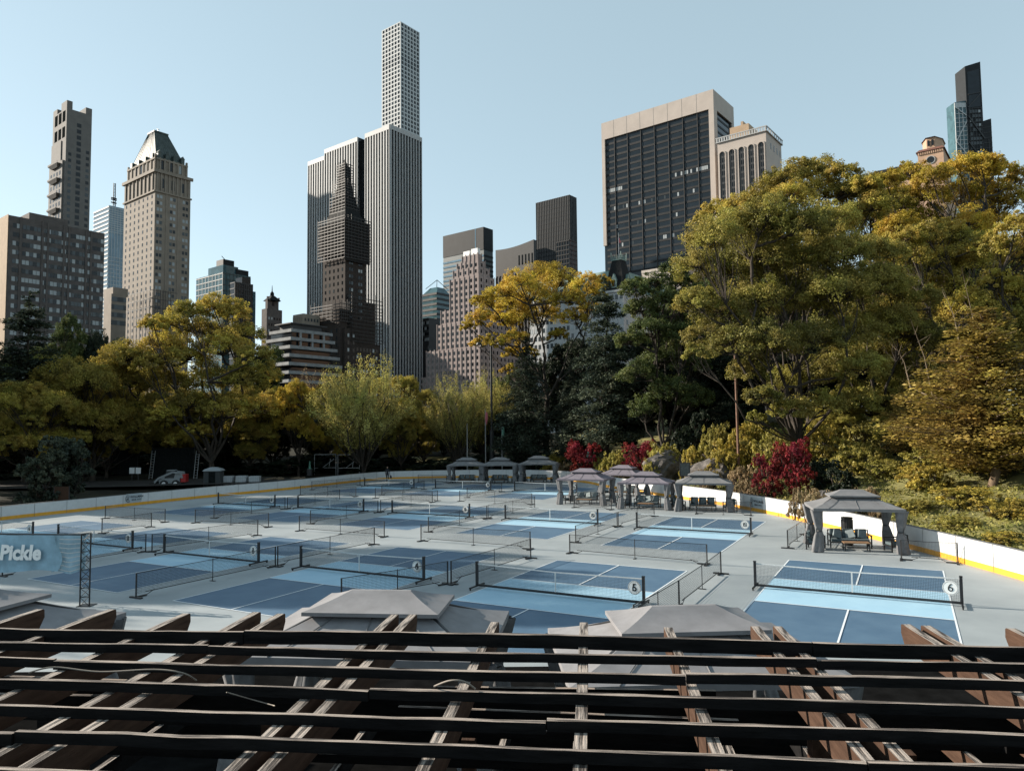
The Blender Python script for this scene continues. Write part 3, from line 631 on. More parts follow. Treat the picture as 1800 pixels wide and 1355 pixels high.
# lower pergola deck seen through the gaps
PL = empty('lower_pergola', (0, 0, 0), -A6, 'lower brown timber pergola glimpsed through the gaps of the upper one', 'pergola')
for i in range(11):
    x = -6.4+i*1.24+(.0 if i % 2 else .42); m2 = MB(); m2.box(x-.035, 4.6, 2.42, x+.035, 9.6, 2.62, 1, 0); m2.build('rafter', [M['raf_top'], M['raf_side'] if x > 2.5 else M['bat_side']], PL)  # left rafters get black sides, their shade put into the colour
for i in range(6):
    y = 5.2+i*.82; m2 = MB(); m2.box(-7.2, y-.022, 2.622, 8.2, y+.022, 2.72, 1, 0); m2.build('batten', [M['bat_top'], M['bat_side']], PL)
for x in (-6.5, -1.5, 3.5, 7.8):
    m2 = MB(); m2.box(x-.08, 8.8, .003, x+.08, 8.96, 2.418); m2.build('post', M['raf_side'], PL)
m2 = MB(); m2.box(-7.2, 9.0, 2.2, 8.2, 9.08, 2.418); m2.build('beam', M['bat_side'], PL)
def strand(name, pts, r, lb):
    pts = [g(*p) for p in pts]; C = catmull([tuple(p) for p in pts]); 
    P3 = []
    for i in range(len(pts)-1):
        for k in range(6):
            t = k/6; p0, p1, p2, p3 = pts[max(i-1,0)], pts[i], pts[i+1], pts[min(i+2,len(pts)-1)]
            P3.append(.5*((2*p1)+(-p0+p2)*t+(2*p0-5*p1+4*p2-p3)*t*t+(-p0+3*p1-3*p2+p3)*t**3))
    P3.append(pts[-1]); m = MB(); m.tube(P3, r, 5); return tag(m.build(name, M['cable'], None, True), lb, 'cable')
strand('cable', [(50,1182,4.12),(95,1172,4.14),(175,1180,4.11),(270,1176,4.14),(320,1182,4.12),(345,1195,4.0)], .007, 'loose grey cable drooping over the rafters on the left')
strand('cable', [(398,1216,4.1),(440,1228,4.0),(483,1240,3.99)], .005, 'thin cable dangling below the batten left of centre')
strand('cable', [(763,1206,4.12),(790,1196,4.2),(815,1197,4.2),(835,1210,4.12)], .008, 'short looped cable over a rafter in the centre foreground')

# ------------------------------------------------------------------ vegetation
def leaf_mesh(name, P, N, T, size, tint, mt):
    """P points, N normals, T in-plane axis -> diamond leaves"""
    n = len(P); N = N/np.linalg.norm(N, axis=1, keepdims=True); T = T-(T*N).sum(1, keepdims=True)*N; T /= np.linalg.norm(T, axis=1, keepdims=True)+1e-9; B = np.cross(N, T)
    s = size[:, None]; v = np.empty((n, 4, 3)); v[:,0] = P-T*s*.5; v[:,1] = P+B*s*.34+N*s*.08; v[:,2] = P+T*s*.5; v[:,3] = P-B*s*.34+N*s*.08
    me = bpy.data.meshes.new(name); me.vertices.add(4*n); me.vertices.foreach_set('co', v.ravel()); me.loops.add(4*n); me.loops.foreach_set('vertex_index', np.arange(4*n))
    me.polygons.add(n); me.polygons.foreach_set('loop_start', np.arange(0, 4*n, 4)); me.polygons.foreach_set('loop_total', np.full(n, 4)); me.update(calc_edges=True)
    a = me.attributes.new('tint', 'FLOAT', 'POINT'); a.data.foreach_set('value', np.repeat(tint, 4)); me.materials.append(mt); return me
def clumps_to_leaves(rg, C, out, cr, npc, size, flat=.7, tbase=None):
    n = len(C); P = np.repeat(C, npc, 0); O = np.repeat(out, npc, 0); D = rg.normal(size=P.shape); D /= np.linalg.norm(D, axis=1, keepdims=True)
    rr = rg.random((len(P), 1))**.4; D[:, 2] *= flat; P = P+D*rr*np.repeat(cr, npc)[:, None]
    N = rg.normal(size=P.shape)*.75+O*.6+D*.5+np.array([0, 0, .35]); T = rg.normal(size=P.shape)
    t = np.repeat(rg.random(n), npc)*.6+rg.random(len(P))*.4 if tbase is None else np.repeat(tbase*.6+rg.random(n)*.25, npc)+rg.random(len(P))*.3-.07
    return P, N, T, size*(.6+.8*rg.random(len(P))), t.clip(0, 1)
def limb(mb, a, b, ra, rb, rg, bend=.12, n=5, sides=6):
    a = Vector(a); b = Vector(b); L = (b-a).length; pts = []; o = Vector(rg.normal(size=3))*L*bend; o.z = abs(o.z)*-.3
    for i in range(n+1): t = i/n; pts.append(a.lerp(b, t)+o*math.sin(math.pi*t)+Vector(rg.normal(size=3))*L*.015*(0 < i < n))
    mb.tube(pts, [ra+(rb-ra)*i/n for i in range(n+1)], sides); return pts
def broadleaf(name, seed, H, W, mt, base=.3, lobes=None, nl=13, cpl=34, npc=34, leaf=.26, clr=.62, bark='bark', shape='round', lobe_r=.27, trunkr=None, fill=.6, stems=1, dens=1.55):
    """returns an Empty with parts crown and trunk, built at the origin"""
    if leaf > .2: leaf *= .60; npc = int(npc*2.4)
    rg = np.random.default_rng(seed); r = empty(name); W2 = W/2; z0 = H*base; hc = (H-z0)/2; zc = z0+hc
    if lobes is None:
        lobes = []; tries = 0
        while len(lobes) < nl and tries < 4000:
            tries += 1; d = rg.normal(size=3); d /= np.linalg.norm(d); rad = rg.uniform(.35, .92)
            if shape == 'vase' and d[2] < -.2: rad *= .5
            p = np.array([d[0]*W2*rad, d[1]*W2*rad, zc+d[2]*hc*rad]); lr = lobe_r*W*rg.uniform(.55, 1.05)*.8
            k = 1-abs(p[2]-zc)/hc*.3
            if np.hypot(p[0], p[1])+lr > W2*1.08: continue
            if p[2]+lr > H*1.0: p[2] = H-lr*rg.uniform(1, 1.15)
            if all(np.linalg.norm(p-np.array(q[:3])) > .62*(lr+q[3])*.8 for q in lobes): lobes.append((*p, lr))
    br = MB(); tr = trunkr or H*.018; C = []; O = []; CR = []; TB = []
    fork = Vector((0, 0, z0*(.75 if shape != 'vase' else .35)))
    if stems == 1: tp = limb(br, (0, 0, -.5), fork, tr*1.25, tr*.8, rg, .04, 6, 8)
    heads = []
    for li, (x, y, z, lr) in enumerate(lobes):
        c = Vector((x, y, z)); st = fork if stems == 1 else Vector((rg.normal()*.25, rg.normal()*.25, -.3))
        if heads and rg.random() < .5 and stems == 1:
            hd = min(heads, key=lambda h: (h-c).length+(0 if h.z < c.z else 9)); 
            if (hd-c).length < (st-c).length: st = hd
        rb = max(.05, tr*.55*(lr/(W*.25))**.5)
        pts = limb(br, st, c, rb, rb*.35, rg, .10, 7, 6); heads.append(pts[4])
        nn = int(cpl*dens*(lr/1.6)**1.5)+10; tb = rg.uniform(.15, .85)
        d = rg.normal(size=(nn, 3)); d /= np.linalg.norm(d, axis=1, keepdims=True); d[:, 2] = np.where(d[:, 2] < -.35, -d[:, 2]*.6, d[:, 2])
        rad = lr*(fill+(1.08-fill)*rg.random(nn)**.6); cc = np.array([x, y, z])+d*rad[:, None]*np.array([1, 1, .82])
        C.append(cc); O.append(d); CR.append((.19*lr*rg.uniform(.5, 1.5, nn)+.06*clr)); TB.append((tb+rg.normal(size=nn)*.2).clip(0, 1))
        for k in range(0, nn, 3): limb(br, c if rg.random() < .6 else pts[5], cc[k], rb*.28, .012, rg, .1, 3, 3)
    C = np.vstack(C); O = np.vstack(O); CR = np.concatenate(CR); TB = np.concatenate(TB)
    P, N, T, s, t = clumps_to_leaves(rg, C, O, CR, npc, leaf, .75, TB)
    cr = mobj('crown', leaf_mesh('crown', P, N, T, s, t, M[mt]), r)
    # stray sprigs round the outline
    br.build('trunk', M[bark], r, True); r['H'] = H; return r
def wispy(name, seed, H, W, mt, npc=10, leaf=.2, bark='bark', stems=5, twigs=150):
    """upright fine-twigged tree: many thin ascending branches with small leaves"""
    rg = np.random.default_rng(seed); r = empty(name); br = MB(); P = []; O = []
    for s in range(stems):
        a = rg.random()*6.283; q = Vector((math.cos(a)*.3, math.sin(a)*.3, H*.10)); limb(br, (0,0,-.4), q, H*.013, H*.010, rg, .05, 3)
        for k in range(twigs//stems//5):
            a2 = a+rg.normal()*.9; rr = W/2*rg.uniform(.25, .8); z = H*rg.uniform(.38, .72); m = Vector((math.cos(a2)*rr, math.sin(a2)*rr, z)); pts = limb(br, q, m, H*.006, H*.0028, rg, .09, 5, 5)
            for j in range(5):
                st = pts[rg.integers(2, 6)]; e = st+Vector((rg.normal()*W*.10+math.cos(a2)*W*.09, rg.normal()*W*.10+math.sin(a2)*W*.09, H*rg.uniform(.10, .30)))
                e.z = min(e.z, H*(1-.35*(math.hypot(e.x, e.y)/(W/2))**2)*rg.uniform(.93, 1.0)); tp = limb(br, st, e, H*.0024, .01, rg, .06, 4, 3)
                for u in np.linspace(.1, 1, 12):
                    i = min(int(u*4), 3); p = tp[i].lerp(tp[i+1], u*4-i); P.append(tuple(p)); O.append((math.cos(a2), math.sin(a2), .5))
    C = np.array(P); O = np.array(O); P, N, T, s, t = clumps_to_leaves(rg, C, O, rg.uniform(.25, .65, len(C)), npc, leaf, 1.2)
    mobj('crown', leaf_mesh('crown', P, N, T, s, t, M[mt]), r); br.build('trunk', M[bark], r, True); r['H'] = H; return r
def conifer(name, seed, H, W, mt, layers=22, per=9, npb=150, leaf=.30, taper=1., droop=.12, bare=.10, up=.0, spiky=0., bark='bark', rough=.25):
    rg = np.random.default_rng(seed); r = empty(name); br = MB(); limb(br, (0,0,-.5), (0,0,H*.98), H*.016, .03, rg, .0, 8, 7); P = []; N = []; T = []; TB = []
    for l in range(layers):
        u = (l+.5)/layers; z = H*(bare+(1-bare)*u); rad = W/2*((1-u)**taper)*(1-.25*(u < .08))+.25
        for k in range(per):
            a = 2*math.pi*(k/per)+l*1.1+rg.normal()*.3; L = rad*rg.uniform(1-rough*1.6, 1+rough*.35); zz = z+rg.normal()*H/layers*.45; dr = -droop*L+up*L
            d = np.array([math.cos(a), math.sin(a), 0.]); side = np.array([-d[1], d[0], 0.]); a0 = np.array([0, 0, zz]); 
            b = a0+d*L+np.array([0, 0, dr+(up+.1)*L*.3*rg.random()]); br.tube([tuple(a0), tuple((a0+b)/2+np.array([0, 0, .06*L])), tuple(b)], [.018*L+.02, .012*L+.01, .01], 4, 0, False)
            n = max(10, int(npb*(L/(W/2))**1.3)); t = rg.random(n)**.75; w = (.10+.34*L*(1-t)*t*2.2+.06*L)*rg.normal(size=n)*.62
            p = a0+np.outer(t, (b-a0))+np.outer(w, side); p[:, 2] += .06*L*np.sin(np.pi*t)+rg.normal(size=n)*(.08+.03*L)-np.abs(w)*.18+spiky*rg.random(n)*.5
            P.append(p); N.append(np.array([0, 0, 1.])+rg.normal(size=(n, 3))*.42); T.append(d+np.outer(np.sign(w), side)*.7+rg.normal(size=(n, 3))*.25+np.array([0,0,spiky])); TB.append(np.full(n, rg.random()*.5)+rg.random(n)*.5)
    P = np.vstack(P); N = np.vstack(N); T = np.vstack(T); TB = np.concatenate(TB)
    mobj('crown', leaf_mesh('crown', P, N, T, leaf*(.6+.9*rg.random(len(P))), TB, M[mt]), r); br.build('trunk', M[bark], r, True); r['H'] = H; return r

PROTO = {}
def tree(kind, px, ytop, Y, wpx, label, cat='tree', group=None, zb=None, rz=None, name=None, rnds=random.Random(11)):
    """stand a tree on the terrain; its height and spread are real metres at distance Y"""
    top = at(px, ytop, Y); z = hz(top.x, Y) if zb is None else zb; H = top.z-z; W = wpx/F*Y
    o, h0, w0, fresh = PROTO[kind]
    if fresh: PROTO[kind][3] = False
    else: o = copy_tree(o)
    z -= H*(.22 if kind.startswith('shrub') or kind == 'bushcon' else .12 if kind == 'maple' else 0)
    o.location = (top.x, Y, z-.1); o.rotation_euler = (0, 0, rnds.uniform(0, 6.28) if rz is None else rz); o.scale = (W/w0, W/w0, (top.z-z)/h0)
    if 'H' in o: del o['H']
    tag(o, label, cat, group); return o
def reg(kind, o, h, w): PROTO[kind] = [o, h, w, True]
# prototypes ------------------------------------------------
reg('gold_a', broadleaf('broadleaf_tree', 1, 22, 18, 'goldgreen', base=.14, nl=30, cpl=40, npc=30, leaf=.30, lobe_r=.22), 22, 18)
reg('gold_b', broadleaf('broadleaf_tree', 2, 18, 17, 'goldgreen', base=.12, nl=26, cpl=40, npc=30, leaf=.28, lobe_r=.22), 18, 17)
reg('yellow', broadleaf('broadleaf_tree', 3, 20, 18, 'gold', base=.2, nl=26, cpl=34, npc=30, leaf=.30, lobe_r=.2), 20, 18)
reg('green_a', broadleaf('broadleaf_tree', 4, 18, 13, 'green', base=.10, nl=24, cpl=34, npc=30, leaf=.30, lobe_r=.24), 18, 13)
reg('dark_a', broadleaf('broadleaf_tree', 5, 14, 13, 'dark', base=.06, nl=22, cpl=34, npc=26, leaf=.34, lobe_r=.25), 14, 13)
reg('olive_a', broadleaf('broadleaf_tree', 6, 20, 20, 'olive', base=.16, nl=30, cpl=40, npc=30, leaf=.26, lobe_r=.2), 20, 20)
reg('wispy', wispy('slender_tree', 7, 16, 13, 'pale', npc=20, leaf=.15, twigs=260), 16, 13)
reg('sparse', wispy('bare_tree', 8, 16, 10, 'tan', npc=2, leaf=.16, twigs=160), 16, 10)
reg('pine', conifer('pine_tree', 9, 22, 13, 'needle', layers=17, per=9, npb=480, leaf=.28, taper=.62, droop=.04, up=.06, rough=.35), 22, 13)
reg('fir', conifer('pine_tree', 10, 16, 11, 'needle', layers=20, per=10, npb=340, leaf=.22, taper=.8, droop=.12, rough=.3), 16, 11)
reg('bushcon', broadleaf('conifer_bush', 21, 6, 6.2, 'needle', base=.02, nl=26, cpl=34, npc=40, leaf=.16, lobe_r=.2, clr=.34, dens=2.4), 6, 6.2)
reg('larch', conifer('larch_tree', 12, 15, 11, 'larch', layers=30, per=12, npb=330, leaf=.19, taper=.75, droop=-.12, up=.10, spiky=.35, rough=.4, bark='bark_l'), 15, 11)
reg('maple', broadleaf('red_maple', 13, 4, 5, 'red', base=.05, nl=22, cpl=26, npc=34, leaf=.11, lobe_r=.2, clr=.30, trunkr=.06, dens=2.4), 4, 5)
reg('shrub_g', broadleaf('shrub', 14, 2, 3, 'olive', base=.0, nl=12, cpl=24, npc=34, leaf=.10, lobe_r=.3, clr=.25, trunkr=.03, dens=3.2), 2, 3)
reg('shrub_y', broadleaf('shrub', 15, 2, 3, 'goldgreen', base=.0, nl=12, cpl=24, npc=34, leaf=.10, lobe_r=.3, clr=.25, trunkr=.03, dens=3.2), 2, 3)
reg('shrub_t', broadleaf('shrub', 16, 1.2, 3, 'tan', base=.0, nl=14, cpl=24, npc=34, leaf=.075, lobe_r=.24, clr=.2, trunkr=.03, dens=3.2), 1.2, 3)
reg('shrub_d', broadleaf('shrub', 17, 2, 3, 'dark', base=.0, nl=12, cpl=24, npc=34, leaf=.12, lobe_r=.3, clr=.25, trunkr=.03, dens=3.2), 2, 3)
# hero trees --------------------------------------------------
def hero(name, seed, Y, pxc, ybase_z, lobes_px, mt, leaf, cpl, npc, label, depth=.55, clr=.62, bark='bark', fill=.55, trunkr=None, extra=0, base=.3):
    """lobes given as bearings (x, y, radius) with a depth offset in metres"""
    root = at(pxc, 755, Y); z = hz(root.x, Y) if ybase_z is None else ybase_z; rg = np.random.default_rng(seed); L = []; allx = [p[0] for p in lobes_px]; Wm = (max(allx)-min(allx))/F*Y
    for q in lobes_px:
        off = q[3] if len(q) > 3 else rg.uniform(-depth, depth)*Wm*.5
        p = at(q[0], q[1], Y+off); L.append((p.x-root.x, off, p.z-z, 1.12*q[2]/F*(Y+off)))
    H = max(l[2]+l[3] for l in L)
    o = broadleaf(name, seed, H, Wm, mt, lobes=L, cpl=cpl, npc=npc, leaf=leaf, clr=clr, bark=bark, fill=fill, base=base, trunkr=trunkr)
    if 'H' in o: del o['H']
    o.location = (root.x, Y, z-.1); tag(o, label, 'tree'); return o
# golden tree in the centre with bare limbs below
hero('broadleaf_tree', 31, 101, 963, None, [(955,490,34),(915,500,30),(985,500,32),(940,525,34),(900,530,30),(1000,530,30),(1030,500,24),(880,515,22),(868,540,26),(850,530,20),(920,560,28),(960,555,26),(885,565,26),(842,563,20),(822,575,12),(1010,560,22),(1045,520,20),(905,595,20),(870,600,16),(845,598,10),(838,606,12),(900,620,16),(980,590,16),(1060,495,16),(895,650,14),(1040,545,20),(930,620,14)], 'gold', .30, 24, 26, 'golden yellow tree with bare limbs below its crown, behind the tall light mast', clr=.55, base=.42, trunkr=.42)
# big tree mass on the hill
hero('broadleaf_tree', 32, 62, 1405, None, [(1255,420,46),(1300,400,44),(1350,385,44),(1410,400,48),(1460,395,44),(1230,470,42),(1285,480,50),(1345,455,52),(1410,460,52),(1480,450,48),(1225,530,34),(1270,550,48),(1330,530,50),(1400,530,56),(1470,520,56),(1540,500,48),(1240,590,34),(1290,610,42),(1350,600,46),(1430,600,50),(1500,590,50),(1560,570,44),(1225,620,20),(1320,655,34),(1380,670,34),(1440,660,40),(1520,650,40),(1340,700,28),(1390,720,32),(1450,715,34),(1330,735,16),(1510,710,30)], 'olive', .25, 36, 32, 'huge olive green tree filling the middle of the hillside behind the red maple', clr=.66, base=.16, trunkr=.34)
hero('broadleaf_tree', 33, 84, 1400, None, [(1375,325,36),(1410,305,34),(1445,305,32),(1480,308,26),(1340,350,34),(1300,370,32),(1262,375,28),(1250,415,28),(1390,350,38),(1440,345,38),(1490,340,34),(1520,330,26),(1400,400,40),(1470,390,40),(1530,370,36),(1330,400,36),(1350,440,40),(1450,440,44),(1235,385,14)], 'goldgreen', .30, 30, 28, 'tall yellow green tree whose top cuts the sky right of the tan tower', base=.3, trunkr=.4)
hero('broadleaf_tree', 34, 90, 1680, None, [(1560,325,30),(1600,310,30),(1640,315,30),(1685,300,32),(1725,295,30),(1755,305,28),(1785,320,26),(1580,350,30),(1630,350,32),(1680,345,34),(1730,345,34),(1780,355,30),(1620,390,34),(1700,395,36),(1760,395,34),(1545,355,22),(1655,440,36),(1580,400,34)], 'gold', .32, 26, 26, 'golden topped tree against the sky below the pink tower', base=.35, trunkr=.4)
hero('broadleaf_tree', 35, 74, 1650, None, [(1590,425,30),(1625,415,30),(1665,410,30),(1700,425,30),(1735,430,28),(1570,450,24),(1610,455,34),(1660,455,36),(1710,465,36),(1600,500,36),(1670,510,40),(1560,540,30),(1640,560,44),(1700,540,40),(1600,600,36),(1680,620,40)], 'goldgreen', .28, 28, 28, 'flat topped golden green tree midway up the right slope', base=.3, trunkr=.3)
hero('broadleaf_tree', 36, 58, 1800, None, [(1785,400,32),(1760,440,30),(1800,450,38),(1750,500,30),(1790,520,40),(1735,540,22),(1840,420,44),(1860,500,50),(1770,580,34),(1820,600,46)], 'goldgreen', .25, 28, 28, 'golden green tree cut by the right edge of the view', base=.3, trunkr=.25)
hero('broadleaf_tree', 37, 84, 1165, None, [(1185,475,24),(1150,500,26),(1115,510,24),(1195,500,26),(1170,530,30),(1125,545,28),(1210,540,28),(1145,580,32),(1195,590,32),(1110,600,26),(1165,635,34),(1215,640,30),(1120,660,30),(1180,690,34),(1135,720,28),(1220,700,30)], 'green', .29, 30, 28, 'mid green tree between the dark pines and the huge hillside tree', base=.1, trunkr=.3)
hero('broadleaf_tree', 39, 68, 1540, None, [(1510,440,36),(1555,450,34),(1500,500,42),(1560,510,42),(1610,530,38),(1520,565,46),(1590,590,44),(1640,600,36),(1540,630,46),(1600,660,42),(1480,640,40),(1560,700,36),(1500,700,34),(1650,660,34),(1620,720,26)], 'olive', .25, 34, 32, 'dense olive tree between the huge hillside tree and the larch', base=.14, trunkr=.28)
hero('broadleaf_tree', 40, 92, 1545, None, [(1530,325,26),(1500,345,28),(1545,355,28),(1575,370,30),(1520,385,32),(1570,410,30),(1480,400,28),(1545,430,32)], 'goldgreen', .28, 30, 28, 'yellow green treetop filling the saddle left of the golden topped tree', base=.3, trunkr=.3)
# left group
hero('broadleaf_tree', 38, 90, 372, None, [(375,540,28),(335,555,30),(410,550,28),(300,570,26),(355,585,34),(270,570,20),(430,590,30),(285,610,32),(395,610,36),(330,630,38),(450,630,28),(262,640,24),(295,670,34),(370,670,38),(430,670,34),(470,660,22),(330,715,34),(400,720,34),(290,730,26),(455,715,28),(345,760,22),(310,775,18)], 'goldgreen', .30, 30, 28, 'big golden green tree with dark forked limbs, left of the small cupola tower', base=.12, trunkr=.42, clr=.6)
tree('gold_b', 168, 594, 88, 230, 'broad yellow green tree in front of the brown apartment block', rz=1.)
tree('gold_b', 70, 660, 80, 170, 'low olive tree at the left edge beneath the dark pine', rz=3.)
tree('pine', 52, 518, 85, 215, 'dark layered pine before the brown apartment block', rz=.5)
tree('dark_a', 196, 545, 122, 95, 'round dark green tree rising before the glass tower', rz=.4)
tree('green_a', 128, 548, 120, 95, 'dark green tree between the pine and the round dark tree', rz=2)
tree('green_a', 462, 600, 104, 110, 'dark green tree right behind the big golden green one', rz=4)
tree('yellow', 527, 648, 97, 105, 'small golden tree under the low white building', rz=2.4)
tree('wispy', 640, 600, 93, 180, 'pale green fine twigged tree below the white ribbed tower', rz=.2)
tree('gold_a', 705, 655, 100, 110, 'small yellow green tree right of the fine twigged one', rz=2.)
tree('sparse', 548, 622, 150, 95, 'nearly bare grey brown tree behind the small golden one', rz=1)
tree('wispy', 800, 636, 101, 125, 'pale green fine twigged tree left of the light mast', rz=3)
tree('wispy', 858, 630, 106, 100, 'pale green fine twigged tree behind the light mast', rz=5)
tree('bushcon', 98, 758, 64, 130, 'dark bushy conifer standing alone beside the left boards', rz=.1)
tree('fir', 925, 590, 98, 150, 'dark layered pine in front of the golden central tree', rz=.3)
tree('pine', 1062, 492, 91, 175, 'tall dark pine right of the golden central tree', rz=2.)
tree('fir', 1005, 640, 95, 130, 'short dark pine between the two taller pines', rz=4.)
tree('larch', 1725, 540, 46, 380, 'spiky golden brown larch filling the right edge of the slope', rz=.9)
tree('larch', 1600, 660, 56, 130, 'small golden brown larch left of the big one', rz=3.)
UN = [(20,715,100,140),(110,735,104,130),(215,700,108,150),(300,740,112,120),(395,745,102,120),(480,690,110,140),(560,720,118,140),(640,740,112,120),(715,730,116,130),(780,735,124,110),(850,735,120,110),(905,700,106,110),(1240,650,92,120),(1290,690,84,100),(1560,640,80,150),(1480,600,82,160),(-60,640,95,160),(1650,640,74,120),(1100,690,96,120)]
desc = ['behind the lone dark conifer bush','left of the construction site','above the work lights of the construction site','behind the black screened fence','behind the portable toilet','above the white liquid tanks','behind the metal gates','left of the walking person','behind the walking person','behind the left flagpole','behind the middle flagpole','under the layered pine','beside the rusty pole','left of the hillside tree trunk','in the shade of the flat topped tree','in the shade behind the hillside tree','at the left border','behind the larch','behind the tall dark pine']
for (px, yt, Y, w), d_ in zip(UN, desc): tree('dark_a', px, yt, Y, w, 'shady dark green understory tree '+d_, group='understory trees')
for px, yt, Y, w, k_, l in [(1225,470,100,190,'green_a','behind the huge hillside tree on its left'),(1330,420,104,220,'green_a','behind the huge hillside tree, centre'),(1450,400,106,220,'dark_a','behind the huge hillside tree on its right'),(1560,390,108,200,'dark_a','behind the flat topped tree'),(1680,385,108,220,'green_a','under the golden topped tree'),(1800,380,106,220,'dark_a','at the right edge behind the golden trees'),(1190,620,96,170,'dark_a','low behind the mid green tree'),(1300,600,92,170,'dark_a','low behind the rusty pole'),(1400,600,90,180,'dark_a','low behind the hillside tree trunks'),(1510,590,88,180,'dark_a','low left of the larch'),(1620,560,86,190,'green_a','above the small larch'),(1740,500,84,200,'olive_a','above the big larch'),(985,560,112,150,'dark_a','behind the bare limbs of the golden tree'),(1110,560,104,150,'dark_a','between the dark pine and the mid green tree'),(1580,690,66,130,'olive_a','in front of the small larch'),(1470,690,68,120,'olive_a','on the middle slope right of the hillside trunks')]:
    tree(k_, px, yt, Y, w, 'leafy filler tree '+l if False else ('dark green tree ' if k_ != 'olive_a' else 'olive green tree ')+l, group='trees up the hill')
for px, yt, Y, w, k_, l in [(250,640,106,150,'gold_a','between the two big golden trees'),(330,680,100,150,'gold_b','low in front of the big golden tree'),(190,690,92,150,'gold_b','above the dark fence screens'),(440,670,98,130,'gold_a','right below the big golden tree'),(40,600,104,150,'green_a','at the far left behind the pine'),(600,690,104,110,'gold_b','left of the pale fine twigged tree'),(745,680,108,90,'gold_a','left of the light mast tree'),(900,650,112,110,'green_a','behind the layered pine')]:
    tree(k_, px, yt, Y, w, 'yellow green filler tree '.replace('filler ', 'mid sized ')+l if k_ != 'green_a' else 'plain green tree '+l, group='mid sized park trees')
for k, (px, yt, Y, w) in enumerate([(60,690,135,260),(330,690,140,300),(620,700,142,280),(820,715,150,240)]):
    tree('dark_a', px, yt, Y, w, 'distant dark tree '+['at the far left of the park edge','behind the big golden tree','behind the pale fine twigged tree','behind the light mast'][k], group='distant park trees')
# small trees on the near slope
for px, yt, Y, w, l in [(1027,768,87,80,'crimson maple left, above the far gazebos'),(1124,768,78,76,'crimson maple in the middle, beside the rock outcrop'),(1350,785,56,75,'crimson maple at the left side of the big pair, above the gazebos'),(1395,762,55,85,'largest crimson maple, right of the group above the gazebos')]:
    tree('maple', px, yt, Y, w, l, 'maple')
for k in range(18):
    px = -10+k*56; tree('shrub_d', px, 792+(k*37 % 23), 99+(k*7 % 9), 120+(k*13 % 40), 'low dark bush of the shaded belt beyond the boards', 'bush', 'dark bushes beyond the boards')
rs = random.Random(3)
SH = [('shrub_g',1075,785,82,60),('shrub_g',1175,770,74,70),('shrub_y',1270,785,66,60),('shrub_t',1300,812,60,70),('shrub_y',1320,735,70,80),('shrub_g',1250,735,74,70),('shrub_y',975,795,94,60),('shrub_t',985,808,92,50),('shrub_g',1060,800,85,40),('shrub_d',930,790,99,70),('shrub_d',1200,745,78,80),('shrub_d',1225,715,80,70),
      ('shrub_t',1450,852,46,90),('shrub_t',1510,850,45,90),('shrub_t',1410,850,48,50),('shrub_g',1500,770,58,110),('shrub_g',1560,800,54,90),('shrub_y',1620,810,48,100),('shrub_y',1700,850,42,120),('shrub_g',1600,870,43,80),('shrub_y',1780,870,38,120),('shrub_g',1680,900,38,80),('shrub_y',1450,735,62,110),('shrub_g',1530,735,64,100),('shrub_g',1360,745,64,90),('shrub_y',1215,780,70,50),('shrub_y',1285,760,68,70),('shrub_t',1240,818,63,60),('shrub_t',1320,838,57,60),
      ('shrub_d',1440,800,56,70),('shrub_d',1480,815,52,70),('shrub_g',1640,780,52,110),('shrub_y',1740,790,48,140),('shrub_t',1545,880,42,40),('shrub_d',1600,750,60,120),('shrub_g',1150,800,72,40),('shrub_t',1095,815,80,40),('shrub_d',20,830,90,120),('shrub_d',180,810,96,110),('shrub_d',560,800,108,110),('shrub_d',700,800,112,120),('shrub_d',900,800,100,60),('shrub_y',1760,930,34,90)]
SN = {'shrub_g':'olive green shrub','shrub_y':'yellow green shrub','shrub_t':'dry tan flowering shrub','shrub_d':'dark green shrub'}
def near(px, Y, yt):
    if px < 250: return 'on the far left ground'+(' beyond the bush' if px > 100 else '')
    if px < 800: return 'in the shade behind the '+('metal gates' if px < 620 else 'walking person')
    if px < 1000: return 'behind the far gazebos, '+('left' if px < 920 else 'by the pine foot' if px < 950 else 'upper right' if yt < 800 else 'lower right')
    a = 'near the board wall' if Y < 50 else 'low on the slope' if Y < 60 else 'on the middle slope' if Y < 70 else 'high on the slope'
    b_ = 'between the two far crimson maples' if px < 1100 else 'around the plaque' if px < 1240 else 'above the four gazebos' if px < 1345 else 'beside the largest crimson maple' if px < 1430 else 'behind the lone gazebo' if px < 1560 else 'below the larch' if px < 1700 else 'at the right edge'
    return a+', '+b_
for i, (k, px, yt, Y, w) in enumerate(SH): tree(k, px, yt, Y, w, SN[k]+' '+near(px, Y, yt), 'shrub', 'shrubs around the rink')
# trees out of view on the left whose shade falls across the courts
def off(kind, x, y, H, W, lb):
    o, h0, w0, fresh = PROTO[kind]; o = copy_tree(o) if not fresh else o; PROTO[kind][3] = False
    if 'H' in o: del o['H']
    o.location = (x, y, hz(x, y)-.1); o.scale = (W/w0, W/w0, H/h0); o.rotation_euler = (0, 0, x*.7); tag(o, lb, 'tree', 'trees out of view on the left')
for i, (x, y, H, W, k) in enumerate([(-53,43,26,10,'olive_a'),(-57,52,26,7,'gold_a'),(-63,68,27,10,'olive_a'),(-74,82,27,12,'gold_a'),(-78,66,15,14,'green_a'),(-88,96,28,14,'olive_a'),(-104,112,30,16,'gold_a'),(-122,128,32,18,'olive_a'),(-48,33.5,19,7,'wispy'),(-60,70,27,9,'gold_b'),(-68,78,27,8,'olive_a'),(-50,46,24,6,'gold_b'),(-74,90,27,10,'gold_a'),(-86,103,28,12,'olive_a'),(-66,50,22,9,'wispy')]):
    off(k, x, y, H, W, 'park tree standing out of view left of the rink')

